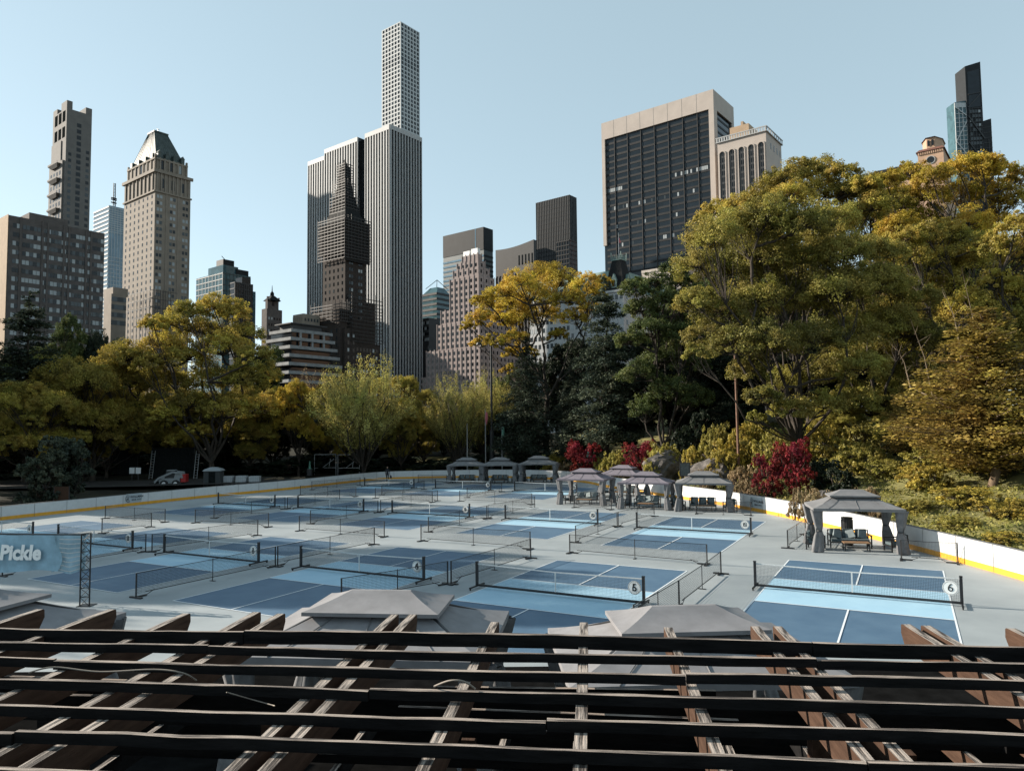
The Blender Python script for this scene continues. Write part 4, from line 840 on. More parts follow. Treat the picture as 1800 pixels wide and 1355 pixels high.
# grass and ground cover on the slope
rg = np.random.default_rng(77); n = 150000
x = rg.uniform(6, 60, n); y = rg.uniform(26, 92, n)
d = rdist(x, y); k = (d > .5) & (d < 34) & (np.abs(x)/y < .82); x = x[k]; y = y[k]
pat = np.sin(x*.9+np.sin(y*.6)*2)+np.cos(y*.8+x*.3)+rg.normal(size=len(x))*.6; hh_ = np.where(pat > .5, .22, .11)
z = hills(x, y)+rg.random(len(x))*hh_
P = np.stack([x, y, z], 1); T = rg.normal(size=P.shape)*.5+np.array([0, 0, .7]); N = rg.normal(size=P.shape); N[:, 2] += .5
o = mobj('ground_cover', leaf_mesh('ground_cover', P, N, T, .17*(.6+.9*rg.random(len(x))), ((pat+2.4)/5+rg.normal(size=len(x))*.13).clip(0, 1), M['grass']))
tag(o, 'mixed yellow green ground cover and grass over the right slope', 'ground cover', kind='stuff')
# rocks
def rock(name, x, y, s, seed, lb):
    rg = np.random.default_rng(seed); bm_ = __import__('bmesh').new(); __import__('bmesh').ops.create_icosphere(bm_, subdivisions=4, radius=1)
    ph = rg.random(12)*6
    for v in bm_.verts:
        c = v.co; a = 1+.16*math.sin(3*c.x+ph[0])*math.cos(2.4*c.y+ph[1])+.10*math.sin(6*c.z+ph[2]+2*c.x)+.05*math.sin(11*c.x+ph[3])*math.sin(9*c.z+ph[4])+.03*math.sin(19*c.y+ph[5]+7*c.z)
        v.co = Vector((c.x*s[0], c.y*s[1], c.z*s[2]))*a
    me = bpy.data.meshes.new(name); bm_.to_mesh(me); bm_.free(); me.materials.append(M['rock']); o = mobj(name, me); o.location = (x, y, hz(x, y)+s[2]*.15); o.rotation_euler = (.1, .15, seed); tag(o, lb, 'rock'); return o
p = at(1172, 800, 74); rock('rock_outcrop', p.x, 74, (3.0, 2.2, 2.3), 1, 'grey rock outcrop right of the middle crimson maple')
p = at(1255, 800, 68); rock('rock_outcrop', p.x, 68, (2.6, 2.2, 2.0), 2, 'brownish rounded outcrop right of the plaque')
p = at(1398, 875, 48.6); rock('boulder', p.x+.6, 49.2, (.9, .7, .75), 3, 'rounded grey boulder behind the board wall under the crimson maple')
p = at(1450, 840, 50); rock('boulder', p.x, 50.5, (1.3, .9, .8), 4, 'dark boulder behind the lone right gazebo')
for k in range(5):
    px = 1345+k*14; p = at(px, 880, 52); rock('boulder', p.x+.8, 52.6-k*.6, (.35, .3, .22), 10+k, 'small stone edging the bed, '+['first','second','third','fourth','fifth'][k]+' from the left beside the round boulder')
# dead leaning stems by the larch
m2 = MB(); rr = random.Random(9)
for (x0, y0, x1, y1, Y) in [(1690,620,1655,500,50),(1640,700,1600,560,50),(1720,650,1690,470,50),(1600,680,1570,600,52)]:
    a = at(x0, y0, Y); b2 = at(x1, y1, Y); m2.tube([a, a.lerp(b2, .5)+Vector((.2,0,.1)), b2], [.05,.03,.012], 5)
    for k in range(7): t = .2+.1*k; q = a.lerp(b2, t); m2.tube([q, q+Vector((rr.uniform(-1,1), rr.uniform(-.5,.5), rr.uniform(.2,1)))], [.018,.006], 4)
a = at(1680, 720, 50); m2.tube([(a.x, 50, hz(a.x, 50)-.3), a, at(1690,620,50)], [.12,.08,.05], 6); m2.tube([a, at(1640,700,50)], [.06,.05], 5); m2.tube([a, at(1720,650,50)], [.06,.05], 5); m2.tube([at(1640,700,50), at(1600,680,52)], [.05,.04], 5)
tag(m2.build('bare_tree', M['branch_dead'], None, True), 'leafless tree with pale forked stems among the larch boughs', 'tree')

# ------------------------------------------------------------------ poles, lamps, plaque
p = at(863, 600, 99); r = empty('light_mast', (p.x, 99, hz(p.x, 99)), 0, 'tall black light mast with a ring of dark floodlights above the pale tree', 'light mast')
zt = p.z-r.location.z; mb = MB(); mb.tube([(0,0,-.3),(0,0,zt*.33),(0,0,zt*.331),(0,0,zt)], [.34,.34,.17,.13], 10); mb.build('pole', M['black'], r)
mb = MB(); mb.lathe([(.1,-.9),(.16,-.5),(.5,-.35),(.55,-.15),(.35,.1),(.1,.25),(0,.28)], 14, (0,0,zt)); mb.build('hub', M['black'], r)
for k in range(6):
    a = k*math.pi/3+.3; mb = MB(); c, s = math.cos(a), math.sin(a); mb.bar((0,0,zt-.2), (c*1.3, s*1.3, zt-.25), .07); mb.lathe([(0,.2),(.28,.12),(.42,-.18),(.40,-.2),(0,-.08)], 12, (c*1.7, s*1.7, zt-.35)); mb.build('floodlight', M['black'], r)
for px, yt, Y, fl, lb in [(821,745,97,0,'left'),(853,720,98,1,'middle and tallest'),(882,745,97,2,'right')]:
    p = at(px, yt, Y); r = empty('flagpole', (p.x, Y, hz(p.x, Y)), 0, f'thin pale flagpole, {lb} of three behind the far gazebos', 'flagpole', 'three flagpoles behind the far gazebos')
    zt = p.z-r.location.z; mb = MB(); mb.tube([(0,0,-.2),(0,0,zt)], [.09,.06], 8); mb.lathe([(0,0),(.08,.05),(0,.12)], 8, (0,0,zt)); mb.build('pole', M['steel'], r)
    if fl:
        mb = MB(); m_ = M['flagred'] if fl == 1 else M['flaggreen']; z = zt-.25; mb.lathe([(.02,0),(.13,-.3),(.17,-.9),(.12,-1.5),(.05,-1.75)], 7, (.12,0,z)); mb.lathe([(.02,0),(.10,-.3),(.12,-.8),(.05,-1.2)], 6, (.24,.03,z-.1)); mb.build('furled_flag', m_, r)
p = at(1293, 600, 66); r = empty('rusty_pole', (at(1296, 720, 66).x, 66, hz(p.x, 66)), 0, 'rusty brown steel pole rising into the huge hillside tree', 'pole'); zt = p.z-r.location.z
mb = MB(); mb.tube([(0,0,-.3),(-.08,0,zt)], [.13,.09], 10); mb.lathe([(.14,0),(.16,.05),(.13,.1)], 10, (0,0,zt*.25)); mb.build('shaft', M['rust'], r); mb = MB(); mb.lathe([(.2,0),(.2,.3),(.15,.35)], 10, (0,0,.2)); mb.build('base', M['rust'], r)
p = at(1043, 806, 86); r = empty('park_lamp', (p.x, 86, hz(p.x, 86)), 0, 'small lamp post with green bell shaped shade beside a crimson maple', 'lamp'); zt = max(1.6, p.z-r.location.z+.6)
mb = MB(); mb.tube([(0,0,-.2),(0,0,zt)], .05, 8); mb.tube([(0,0,zt),(-.3,0,zt+.12),(-.5,0,zt)], .03, 6); mb.build('post', M['black'], r); mb = MB(); mb.lathe([(0,.35),(.12,.32),(.2,.0),(.36,-.28),(.34,-.3),(0,-.1)], 14, (-.55,0,zt-.1)); mb.build('lamp_shade', M['flaggreen'], r)
p = at(1213, 833, 64.5); r = empty('plaque', (p.x, 66.4, hz(p.x, 66.4)), R(-10), 'framed bronze plaque standing before the rock outcrops', 'plaque'); zz = at(1213, 836, 66.4).z-r.location.z
mb = MB(); mb.box(-.42,-.05,zz,.42,.05,zz+1.15); mb.build('plate', M['bronze'], r)
mb = MB()
for a, b2 in (((-.46,zz-.04),(.46,zz+.03)),((-.46,zz+1.12),(.46,zz+1.19)),((-.47,zz),(-.40,zz+1.15)),((.40,zz),(.47,zz+1.15))): mb.box(a[0],-.075,a[1],b2[0],.075,b2[1])
mb.build('frame', M['frame'], r); mb = MB(); mb.box(-.30,-.03,-.3,-.22,.03,zz-.042); mb.box(.22,-.03,-.3,.30,.03,zz-.042); mb.build('leg', M['frame'], r)

# ------------------------------------------------------------------ construction corner behind the left boards
def gp(px, Y): p = at(px, 755, Y); return (p.x, Y, hz(p.x, Y))
r = empty('skid_steer', gp(305, 80.5), R(8), 'white compact loader with red tail parked behind the left boards', 'loader')
mb = MB(); mb.box(-1.2,-.6,.35,.9,.6,.95); mb.frus((.3,-.6,1.25,.6),(.45,-.55,1.1,.55),.95,1.55); mb.build('body', M['plastic_l'], r)
mb = MB(); mb.frus((-.7,-.5,.4,.5),(-.5,-.45,.3,.45),.95,1.75); mb.build('cab', M['plastic_d'], r); mb = MB(); mb.box(-.52,-.47,1.752,.32,.47,1.82); mb.build('cab_roof', M['plastic_l'], r)
for s in (-1, 1):
    mb = MB()
    for a, b2 in (((1.0,1.5),(.2,1.6)),((.2,1.6),(-1.2,1.0)),((-1.2,1.0),(-1.75,.45))): mb.bar((a[0],s*.72,a[1]),(b2[0],s*.72,b2[1]),.12,.2)
    mb.build('lift_arm', M['plastic_l'], r)
    for x in (-.65, .55): mb = MB(); mb.tube([(x,s*.6,.38),(x,s*.92,.38)], .38, 16); w = mb.build('wheel', M['rubber'], r); mb = MB(); mb.tube([(x,s*.921,.38),(x,s*.94,.38)], .2, 12); mb.build('hub', M['white'], w)
mb = MB(); mb.box(1.0,-.55,.5,1.5,.55,1.35); mb.build('engine_cover', M['redp'], r); mb = MB(); mb.frus((-2.3,-.8,-1.7,.8),(-2.0,-.8,-1.65,.8),.08,.6); mb.build('bucket', M['rubber'], r)
r = empty('portable_toilet', gp(377, 80.5), R(5), 'dark portable toilet with rounded pale roof', 'portable toilet')
mb = MB(); mb.box(-.9,-.65,0,.9,.65,1.85); mb.build('cabin', M['plastic_d'], r); mb = MB(); mb.frus((-1,-.75,1,.75),(-.85,-.6,.85,.6),1.852,2.05); mb.frus((-.85,-.6,.85,.6),(-.3,-.3,.3,.3),2.05,2.25); mb.build('roof', M['plastic_l'], r)
mb = MB(); mb.box(-.35,-.68,.1,.35,-.652,1.75); d = mb.build('door', M['screen'], r)
def tote():
    r = empty('liquid_tote'); mb = MB(); mb.box(-.6,-.5,0,.6,.5,.14); mb.build('pallet', M['wood_table'], r); mb = MB(); mb.box(-.56,-.46,.142,.56,.46,1.1); o = mb.build('tank', M['poly'], r); b = o.modifiers.new('r', 'BEVEL'); b.width = .06; b.segments = 2
    mb = MB()
    for k in range(7): x = -.58+k*.1933; mb.bar((x,-.48,.14),(x,-.48,1.12),.02); mb.bar((x,.48,.14),(x,.48,1.12),.02)
    for k in range(5):
        z = .18+k*.235
        for y in (-.48,.48): mb.bar((-.6,y,z),(.6,y,z),.02)
        for x in (-.6,.6): mb.bar((x,-.48,z),(x,.48,z),.02)
    mb.build('cage', M['steel'], r); return r
t0 = tote()
for k, (px, lb) in enumerate([(402,'left, next to the portable toilet'),(426,'middle one of three'),(449,'right one of three')]):
    o = t0 if k == 0 else copy_tree(t0); o.location = gp(px, 81.5); o.rotation_euler = (0,0,R(6)); tag(o, 'white caged liquid tank, '+lb, 'tank', 'caged liquid tanks')
for px, Y, w, hh2, lb in [(305,92,5.2,3.8,'tall black screened fence panel behind the white loader'),(215,95,4.0,3.6,'tall black screened fence panel left of the white loader')]:
    r = empty('screened_fence', gp(px, Y), R(3), lb, 'fence'); mb = MB(); mb.box(-w/2,-.02,.1,w/2,.02,hh2); mb.build('screen', M['screen'], r); mb = MB()
    for x in (-w/2, 0, w/2): mb.bar((x,.05,-.2),(x,.05,hh2+.1),.08)
    mb.build('frame', M['frame'], r)
for px, lb in ((268,'ladder leaning on the left end of the black screen'),(346,'ladder leaning on the right end of the black screen')):
    r = empty('ladder', gp(px, 90.8), R(3), 'pale metal '+lb, 'ladder', 'ladders by the black screen'); mb = MB()
    for x in (-.2,.2): mb.bar((x,-.3,0),(x,.5,3.5),.05)
    mb.build('rail', M['steel'], r); mb = MB()
    for k in range(10): t = (k+.7)/11; mb.bar((-.2,-.3+.8*t,3.5*t),(.2,-.3+.8*t,3.5*t),.035)
    mb.build('rung', M['steel'], r)
for px, py in ((232,827),(243,827)):
    p = at(px, py, 86); r = empty('notice_sign', (p.x, 86, hz(p.x, 86)), 0, 'small white notice sheet, '+('left' if px == 232 else 'right')+' one of two in the dark yard', 'sign', 'white notices'); z = p.z-r.location.z; mb = MB(); mb.box(-.3,-.02,z-.35,.3,.02,z+.35); mb.build('sheet', M['white'], r); mb = MB(); mb.bar((0,.04,-.1),(0,.04,z+.2),.05); mb.build('stake', M['frame'], r)
p = g(97, 893, .3); r = empty('panel_board', (p.x-2.2, 62.5, hz(p.x-2.2, 62.5)), R(2), 'square brown panel leaning behind the left boards', 'panel'); mb = MB(); mb.box(-.62,-.03,.35,.62,.03,1.55); mb.build('sheet', M['raf_side'], r); mb = MB(); mb.box(-.66,-.045,.3,-.6,.045,1.6); mb.box(.6,-.045,.3,.66,.045,1.6); mb.build('post', M['frame'], r)
for px, lb in ((572,'left'),(613,'right')):
    r = empty('metal_gate', gp(px, 99), R(0), 'pale tubular metal gate, '+lb+' one beyond the left boards', 'gate', 'tubular gates beyond the boards'); mb = MB(); q = .9
    for z in (.1, 1.9): mb.bar((-1.45,0,z+q),(1.45,0,z+q),.06)
    for x in (-1.45, 1.45): mb.bar((x,0,0),(x,0,1.9+q),.06)
    mb.bar((-.4,0,.1+q),(1.2,0,1.3+q),.05); mb.bar((.5,0,.1+q),(.7,0,1.3+q),.05); mb.build('frame', M['steel'], r)
r = empty('traffic_cone', gp(545, 97), 0, 'small green marker cone beside the metal gates', 'cone'); mb = MB(); mb.lathe([(.3,0),(.3,.05),(.16,.06),(.08,1.0),(0,1.02)], 12, (0,0,.9)); mb.build('cone_body', M['flaggreen'], r); mb = MB(); mb.box(-.3,-.3,0,.3,.3,.9); mb.build('base', M['frame'], r)
# logs and rubble
rr = random.Random(4)
for k in range(6):
    px = 468+k*11; mb = MB(); x, y, z = gp(px, 84+rr.random()*3); a = rr.random()*3; L = 1.2; d = Vector((math.cos(a), math.sin(a)*.5, .25))*L; mb.tube([Vector((0,0,.35))-d, Vector((0,0,.45)), Vector((0,0,.35))+d], [.13,.16,.11], 7); o = mb.build('log', M['bark_l'], None); o.location = (x,y,z); tag(o, 'cut log lying right of the liquid tanks behind the boards', 'log', 'cut logs behind the boards')

# ------------------------------------------------------------------ person walking
def person():
    q = g(681, 846); r = empty('person', (q.x, min(q.y, 91.2), 0), R(15), 'person in dark clothes walking by the back boards with a bag at the side', 'person')
    J = [(0,0,.95,.14),(0,0,1.15,.13),(0,0,1.38,.16),(0,.0,1.50,.065),(0,-.01,1.58,.06),(0,-.01,1.70,.095),(0,-.01,1.76,.07),
         (-.19,0,1.42,.06),(-.25,.06,1.16,.045),(-.24,-.06,.93,.035),(-.24,-.10,.84,.03),(.19,0,1.42,.06),(.26,-.02,1.16,.045),(.28,-.05,.92,.035),(.28,-.07,.83,.03),
         (-.10,0,.90,.10),(-.11,-.16,.50,.065),(-.11,-.10,.10,.042),(-.11,-.27,.04,.035),(.10,0,.90,.10),(.11,.10,.50,.065),(.11,.34,.14,.042),(.11,.24,.03,.035)]
    E = [(0,1),(1,2),(2,3),(3,4),(4,5),(5,6),(2,7),(7,8),(8,9),(9,10),(2,11),(11,12),(12,13),(13,14),(0,15),(15,16),(16,17),(17,18),(0,19),(19,20),(20,21),(21,22)]
    me = bpy.data.meshes.new('body'); me.from_pydata([j[:3] for j in J], E, []); me.materials.append(M['cloth_d']); o = mobj('body', me, r); o.modifiers.new('skin', 'SKIN'); o.modifiers.new('sub', 'SUBSURF').levels = 2
    o.modifiers['sub'].render_levels = 2
    for i, j in enumerate(J): me.skin_vertices[0].data[i].radius = (j[3], j[3]*(.72 if i < 3 else 1))
    me.skin_vertices[0].data[0].use_root = True
    mb = MB(); mb.lathe([(.0,.10),(.045,.09),(.075,.05),(.082,0),(.07,-.06),(.04,-.105),(0,-.12)], 14, (0,-.055,1.68)); mb.build('face', M['skin'], r, True)
    mb = MB(); mb.lathe([(.0,.13),(.06,.115),(.1,.06),(.108,-.01),(.09,-.07),(0,-.09)], 14, (0,.015,1.71)); mb.build('hair', M['hair'], r, True)
    for s in (-1, 1):
        mb = MB(); x = s*.245+(.015 if s > 0 else 0); mb.tube([(x,-.09,.86),(x,-.11,.80)], [.03,.035], 8)
        for k in range(4): mb.tube([(x-.02+.013*k,-.11+.008*k,.80),(x-.02+.013*k,-.12,.76-.01*(k in (1,2))),(x-.018+.013*k,-.105,.73)], .009, 5)
        mb.tube([(x-s*.03,-.10,.84),(x-s*.045,-.125,.79)], .010, 5); mb.build('hand', M['skin'], r)
    b = empty('bag', r.location+Vector((.42,-.05,0)), R(20), 'dark holdall carried in the hand of the walking person', 'bag'); mb = MB(); mb.frus((-.1,-.24,.1,.24),(-.06,-.2,.06,.2),.38,.72); o = mb.build('bag_body', M['cloth_j'], b); bv = o.modifiers.new('r','BEVEL'); bv.width = .04; bv.segments = 2
    mb = MB(); mb.tube([(0,-.12,.72),(-.05,-.06,.8),(-.05,.06,.8),(0,.12,.72)], .012, 6); mb.build('handle', M['cloth_j'], b)
person()

# ------------------------------------------------------------------ buildings
BA_ = R(52); DR = Vector((math.cos(BA_), math.sin(BA_))); DL = Vector((-math.sin(BA_), math.cos(BA_)))
def unroll(px, py): d = ray(px, py); return d.x/ (d.y*math.cos(PITCH)-d.z*math.sin(PITCH))
def site(Y, c, l, r_, gz=4.):
    """near corner c, far ends of left/right roof line -> (X, Y, H, wL, wR) in metres"""
    P = at(c[0], c[1], Y); z = P.z-EYE; cs, sn = math.cos(PITCH), math.sin(PITCH)
    def w(q, D):
        k = unroll(*q); # x/(y c - z s) = k
        return (k*(Y*cs-z*sn)-P.x)/(D.x-k*D.y*cs)
    return P.x, Y, P.z-gz, w(l, DL), w(r_, DR)
PM = {}
def pane_mesh(face, w, h, mt):
    k = (face, round(w, 2), round(h, 2), mt)
    if k not in PM:
        mb = MB(); t = .07
        if face == 'L': mb.box(-t, -w/2, 0, 0, w/2, h)
        else: mb.box(-w/2, -t, 0, w/2, 0, h)
        PM[k] = mb.mesh('window', M[mt])
    return PM[k]
class Bld:
    def __init__(s, name, Y, c, l, r_, label, gz=4., cat='building'):
        s.X, s.Y, s.H, s.L, s.R = site(Y, c, l, r_, gz); s.r = empty(name, (s.X, Y, gz), BA_, label, cat); s.n = 0; s.st = {}; s.rnd = random.Random(int(Y*7+c[0])); s.gz = gz
    def z(s, py, px=None, w=0, D=None):
        """height above base of a feature seen at picture row py on the near corner"""
        return at(900 if px is None else px, py, s.Y).z-s.gz
    def wins(s, face, xs, zs, w, h, mats=(('g_dark',5),('g_mid',3),('g_lite',1)), off=0., plane=0., skip=0.):
        names = [m for m, k in mats for _ in range(k)]
        for z in sorted(zs, reverse=True):
            for x in xs:
                if s.rnd.random() < skip: continue
                mt = s.rnd.choice(names); p = (plane-.002, x, z) if face == 'L' else (x, plane-.002, z)
                if s.n < 92:
                    o = mobj('window', pane_mesh(face, w, h, mt), s.r); o.location = p; s.n += 1
                else:
                    q = s.st.setdefault(mt, MB()); t = .07
                    if face == 'L': q.box(p[0]-t, x-w/2, z, p[0], x+w/2, z+h)
                    else: q.box(x-w/2, p[1]-t, z, x+w/2, p[1], z+h)
    def finish(s):
        if s.st:
            mb = MB(); ms = []
            for i, (k, q) in enumerate(s.st.items()): mb.add(q.v, q.f, i); ms.append(M[k])
            o = mb.build('window', ms, s.r); o['kind'] = 'stuff'
def fr(n, a, b): return [a+(b-a)*(i+.5)/n for i in range(n)]

# 1 brown apartment slab
B = Bld('apartment_block', 250, (16,378), (-40,396), (184,411), 'wide brown brick apartment slab at the left edge with white blinds in its windows')
mb = MB(); mb.box(0,0,0,B.R,B.L,B.H,0); mb.box(B.R*.20,.5,B.H,B.R*.6,B.L-1,B.H+2.5,0)
for k in range(24): mb.box(-.12, 0, 3+k*3.2, -.002, B.L, 3.35+k*3.2, 0)
o = mb.build('wall', M['brick'], B.r)
mb = MB(); mb.box(-.25,.0,0,-.13,B.L,B.H+.3); mb.build('sunlit_end_wall', M['brick_tan'], B.r)  # tan colour carries the sunlight on the end of the brown slab
zs = [H_-4.1-3.15*i for H_ in (B.H,) for i in range(22)]
for q, n in ((.075,2),(.225,5),(.36,2),(.475,5),(.58,2),(.70,5),(.815,2),(.92,4)):
    B.wins('R', [B.R*q+(j-(n-1)/2)*1.16 for j in range(n)], zs, 1.02, 1.55, (('g_mid',3),('g_lite',4),('g_dark',3)))
mb = MB()
for q in (.115,.335,.39,.555,.61,.795,.85): mb.box(B.R*q-.35, -.3, 0, B.R*q+.35, -.002, B.H, 0)
mb.build('pier', M['brick'], B.r); B.finish()
# 2 slim limestone tower
B = Bld('slim_tower', 520, (118,176), (94,184), (162,186), 'very slim grey limestone tower with stacked balconies behind the brown slab')
H = B.H; mb = MB(); z1 = B.z(235); z2 = B.z(260)
mb.box(0,0,0,B.R,B.L,H-6,0); mb.box(0,0,H-6,B.R*.22,B.L*.4,H,0); mb.box(B.R*.75,0,H-6,B.R,B.L,H-1,0); mb.box(0,B.L*.7,H-6,B.R*.3,B.L,H-2,0); mb.box(B.R*.22,B.L*.2,H-6,B.R*.75,B.L,H-4,0)
mb.box(-1.2, B.L*.1, 0, -.002, B.L+1.5, z2-5, 0); mb.box(-.6, B.L*.3, z2-5, -.002, B.L, z1, 0)
mb.build('wall', M['grey_stone'], B.r)
zs = [H-18-4.6*i for i in range(24)]
B.wins('R', [B.R*.5], zs, B.R*.17, 3.0, (('g_dark',1),)); B.wins('R', [B.R*.16], zs[5:], 2., 2.4, (('g_dark',1),('g_mid',2))); B.wins('R', [B.R*.86], zs[4:], 2.2, 2.4, (('g_dark',2),('g_mid',1)))
B.wins('L', fr(3, B.L*.05, B.L*.9), [H-15,H-27], B.L*.2, 8, (('screen',1),)); B.wins('L', fr(4, B.L*.15, B.L), zs[8:], B.L*.1, 3, (('g_dark',1),('g_mid',1)), plane=-1.2)
for k in range(6):
    z = z2-5-2-k*11.2; mb = MB(); mb.frus((-2.4,B.L*.35,-1.202,B.L*.75),(-3.8,B.L*.2,-1.202,B.L*.9),z-2.4,z); mb.box(-3.8,B.L*.2,z,-3.6,B.L*.9,z+1.3); mb.build('balcony', M['grey_stone'], B.r)
B.finish()
# 3 glass tower with antenna
B = Bld('glass_tower', 760, (192,361), (165,371), (222,369), 'pale blue glass tower with a lattice antenna between two stone towers')
H = B.H; mb = MB(); mb.box(0,0,0,B.R,B.L,H,0); mb.build('glazing', M['g_blue'], B.r); mb = MB()
for k in range(30): z = H-2.2-k*4.6; mb.box(-.5,-.0,z,-.002,B.L,z+1.7,0)
for k in range(12): z = H-2.2-k*2.4; mb.box(0,-.4,z,B.R,-.002,z+.5,0)
for k in range(12,34): z = H-5-k*4.2; mb.box(0,-.3,z,B.R,-.002,z+.45,0)
for k in range(7): x = B.R*k/6; mb.box(x-.2,-.45,0,x+.2,-.402,H,0)
mb.build('floor_band', M['concrete_w'], B.r)
mb = MB(); x, y = B.R*.35, B.L*.1; hA = B.z(315)*(1+(x*DR.y+y*DL.y)/B.Y)-H
for a in ((-1,-1),(1,-1),(0,1)): mb.bar((x+a[0]*1.3,y+a[1]*1.3,H),(x+a[0]*.9,y+a[1]*.9,H+hA),.5)
for k in range(16): z = H+hA*k/16; mb.bar((x-1.2,y-1.2,z),(x+1.2,y-1.2,z+hA/16),.35); mb.bar((x+1.2,y-1.2,z),(x,y+1.2,z+hA/16),.35)
for k in (3,5,6): mb.bar((x-3,y,H+hA*k/16),(x+3,y,H+hA*k/16),.5,1.2)
mb.build('antenna', M['spandrel'], B.r)
# 4 limestone hotel tower with mansard
B = Bld('hotel_tower', 330, (273,298), (219,313), (335,307), 'tall limestone hotel tower with green mansard roof and rows of paired windows')
H = B.H; mb = MB(); mb.box(0,0,0,B.R,B.L,H,0)
zc = B.z(330); mb.box(-.6,-.6,zc,B.R+.5,-.002,zc+.7,0); mb.box(-.6,-.002,zc,-.002,B.L+.5,zc+.7,0); mb.box(-.9,-.9,H-1.2,B.R+.9,-.002,H+.2,0); mb.box(-.9,-.002,H-1.2,-.002,B.L+.9,H+.2,0); mb.box(0,0,H,B.R,B.L,H+.1,0)
zu = B.z(270); i0 = (B.R*.05, B.L*.06, B.R*.93, B.L*.94); mb.frus(i0, i0, H+.1, zu, 0); mb.box(i0[0]-.5,i0[1]-.5,zu,i0[2]+.5,i0[3]+.5,zu+.8,0)
for k in range(8):
    for (x, y) in ((i0[0]+(i0[2]-i0[0])*k/7, i0[1]), (i0[0], i0[1]+(i0[3]-i0[1])*k/7)): mb.box(x-.35,y-.55,H+.1,x+.35,y+.4,zu+(2.2 if k in (0,7) else 1.1),0)
for k in range(9):
    x = B.R*(k+.5)/9; mb.box(x-.35,-.45,zc+.7,x+.35,-.002,H-1.2,0)
for k in range(8):
    y = B.L*(k+.5)/8; mb.box(-.45,y-.3,zc+.7,-.002,y+.3,H-1.2,0)
for k in (0,3,6,9): x = B.R*k/9; mb.box(max(0,x-.5),-.22,0,min(B.R,x+.5),-.002,zc,0)
mb.build('wall', M['stone'], B.r)
c = ((i0[0]+i0[2])/2, (i0[1]+i0[3])/2); rt = at(290, 238, B.Y+c[0]*DR.y+c[1]*DL.y).z-4; mb = MB(); t = (c[0]-3.2, c[1]-3.2, c[0]+3.2, c[1]+3.2); mb.frus((i0[0]+.6,i0[1]+.6,i0[2]-.6,i0[3]-.6), t, zu+.8, rt, 0)
rf = mb.build('roof', M['darkcopper'], B.r); mb = MB()
for u in np.linspace(0, 1, 12):
    b0 = (i0[0]+.6, i0[1]+.6, i0[2]-.6, i0[3]-.6); mb.bar((b0[0]+(b0[2]-b0[0])*u, b0[1]-.03, zu+.8), (t[0]+(t[2]-t[0])*u, t[1]-.03, rt), .16); mb.bar((b0[0]-.03, b0[1]+(b0[3]-b0[1])*u, zu+.8), (t[0]-.03, t[1]+(t[3]-t[1])*u, rt), .16)
mb.box(t[0]-.3,t[1]-.3,rt,t[2]+.3,t[3]+.3,rt+.7); mb.build('roof_rib', M['darkcopper'], rf)
for k in range(4):
    u = (k+.5)/4; x = i0[0]+(i0[2]-i0[0])*u; mb = MB(); mb.box(x-.8,i0[1]-.2,zu+.8,x+.8,i0[1]+3,zu+3.4); mb.add([(x-1,i0[1]-.25,zu+3.4),(x+1,i0[1]-.25,zu+3.4),(x,i0[1]-.25,zu+4.8),(x-1,i0[1]+3,zu+3.4),(x+1,i0[1]+3,zu+3.4),(x,i0[1]+3,zu+4.8)],[(0,1,2),(0,2,5,3),(1,4,5,2)]); mb.build('dormer', M['darkcopper'], rf)
    y = i0[1]+(i0[3]-i0[1])*u; mb = MB(); mb.box(i0[0]-.2,y-.8,zu+.8,i0[0]+3,y+.8,zu+3.4); mb.build('dormer', M['darkcopper'], rf)
mb = MB(); mb.tube([(c[0],c[1],rt+.7),(c[0],c[1],rt+3.5)], [.18,.05], 6); mb.bar((c[0]-.8,c[1],rt+3),(c[0]+.8,c[1]+.2,rt+3),.1,.3); mb.build('weather_vane', M['steel'], rf)
zs = [zc-2.6-3.05*i for i in range(26)]
xs = []
for q in (.13,.5,.86): xs += [B.R*q-.75, B.R*q+.75]
B.wins('R', xs, zs, 1.1, 1.5, (('g_dark',3),('g_mid',2),('g_lite',3))); B.wins('L', fr(7, .5, B.L-.5), zs, .95, 1.5, (('g_dark',4),('g_mid',1))); B.wins('R', fr(3, B.R*.05, B.R*.95), [zc+2.5], 1.6, 4.5, (('g_dark',1),)); B.wins('L', fr(8, 0, B.L), [zc+2.2], 1., 5.5, (('g_dark',1),)); B.wins('L', fr(5, i0[1]+1, i0[3]-1), [H+1.6], 1.4, 5, (('g_dark',1),), plane=i0[0]); B.wins('R', fr(3, i0[0]+1, i0[2]-1), [H+1.6], 1.4, 4, (('g_dark',2),('g_lite',1)), plane=i0[1])
mb = MB()  # scaffold near its foot
for z in (B.z(505), B.z(520), B.z(535), B.z(550)):
    mb.bar((-2.5,-2.5,z),(B.R*.6,-2.5,z),.2); mb.bar((-2.5,-2.5,z),(-2.5,B.L*.8,z),.2)
for k in range(9): mb.bar((-2.5+k*B.R*.07,-2.5,0),(-2.5+k*B.R*.07,-2.5,B.z(503)),.16); mb.bar((-2.5,-2.5+k*B.L*.1,0),(-2.5,-2.5+k*B.L*.1,B.z(503)),.16)
mb.build('scaffold', M['scaff_tube'], B.r); B.finish()
# low tan annexe left of it
B = Bld('stepped_annexe', 310, (196,516), (188,518), (222,508), 'low pale stone annexe at the foot of the hotel tower'); mb = MB(); mb.box(0,0,0,B.R,B.L+3,B.H,0); mb.box(B.R*.3,3,B.H,B.R+2,B.L+8,B.H+3.5,0); mb.build('wall', M['stone'], B.r); B.wins('R', fr(5,0,B.R), [B.H-3.2-3.4*i for i in range(4)], 1.3, 2, (('g_dark',1),('g_mid',1))); B.finish()
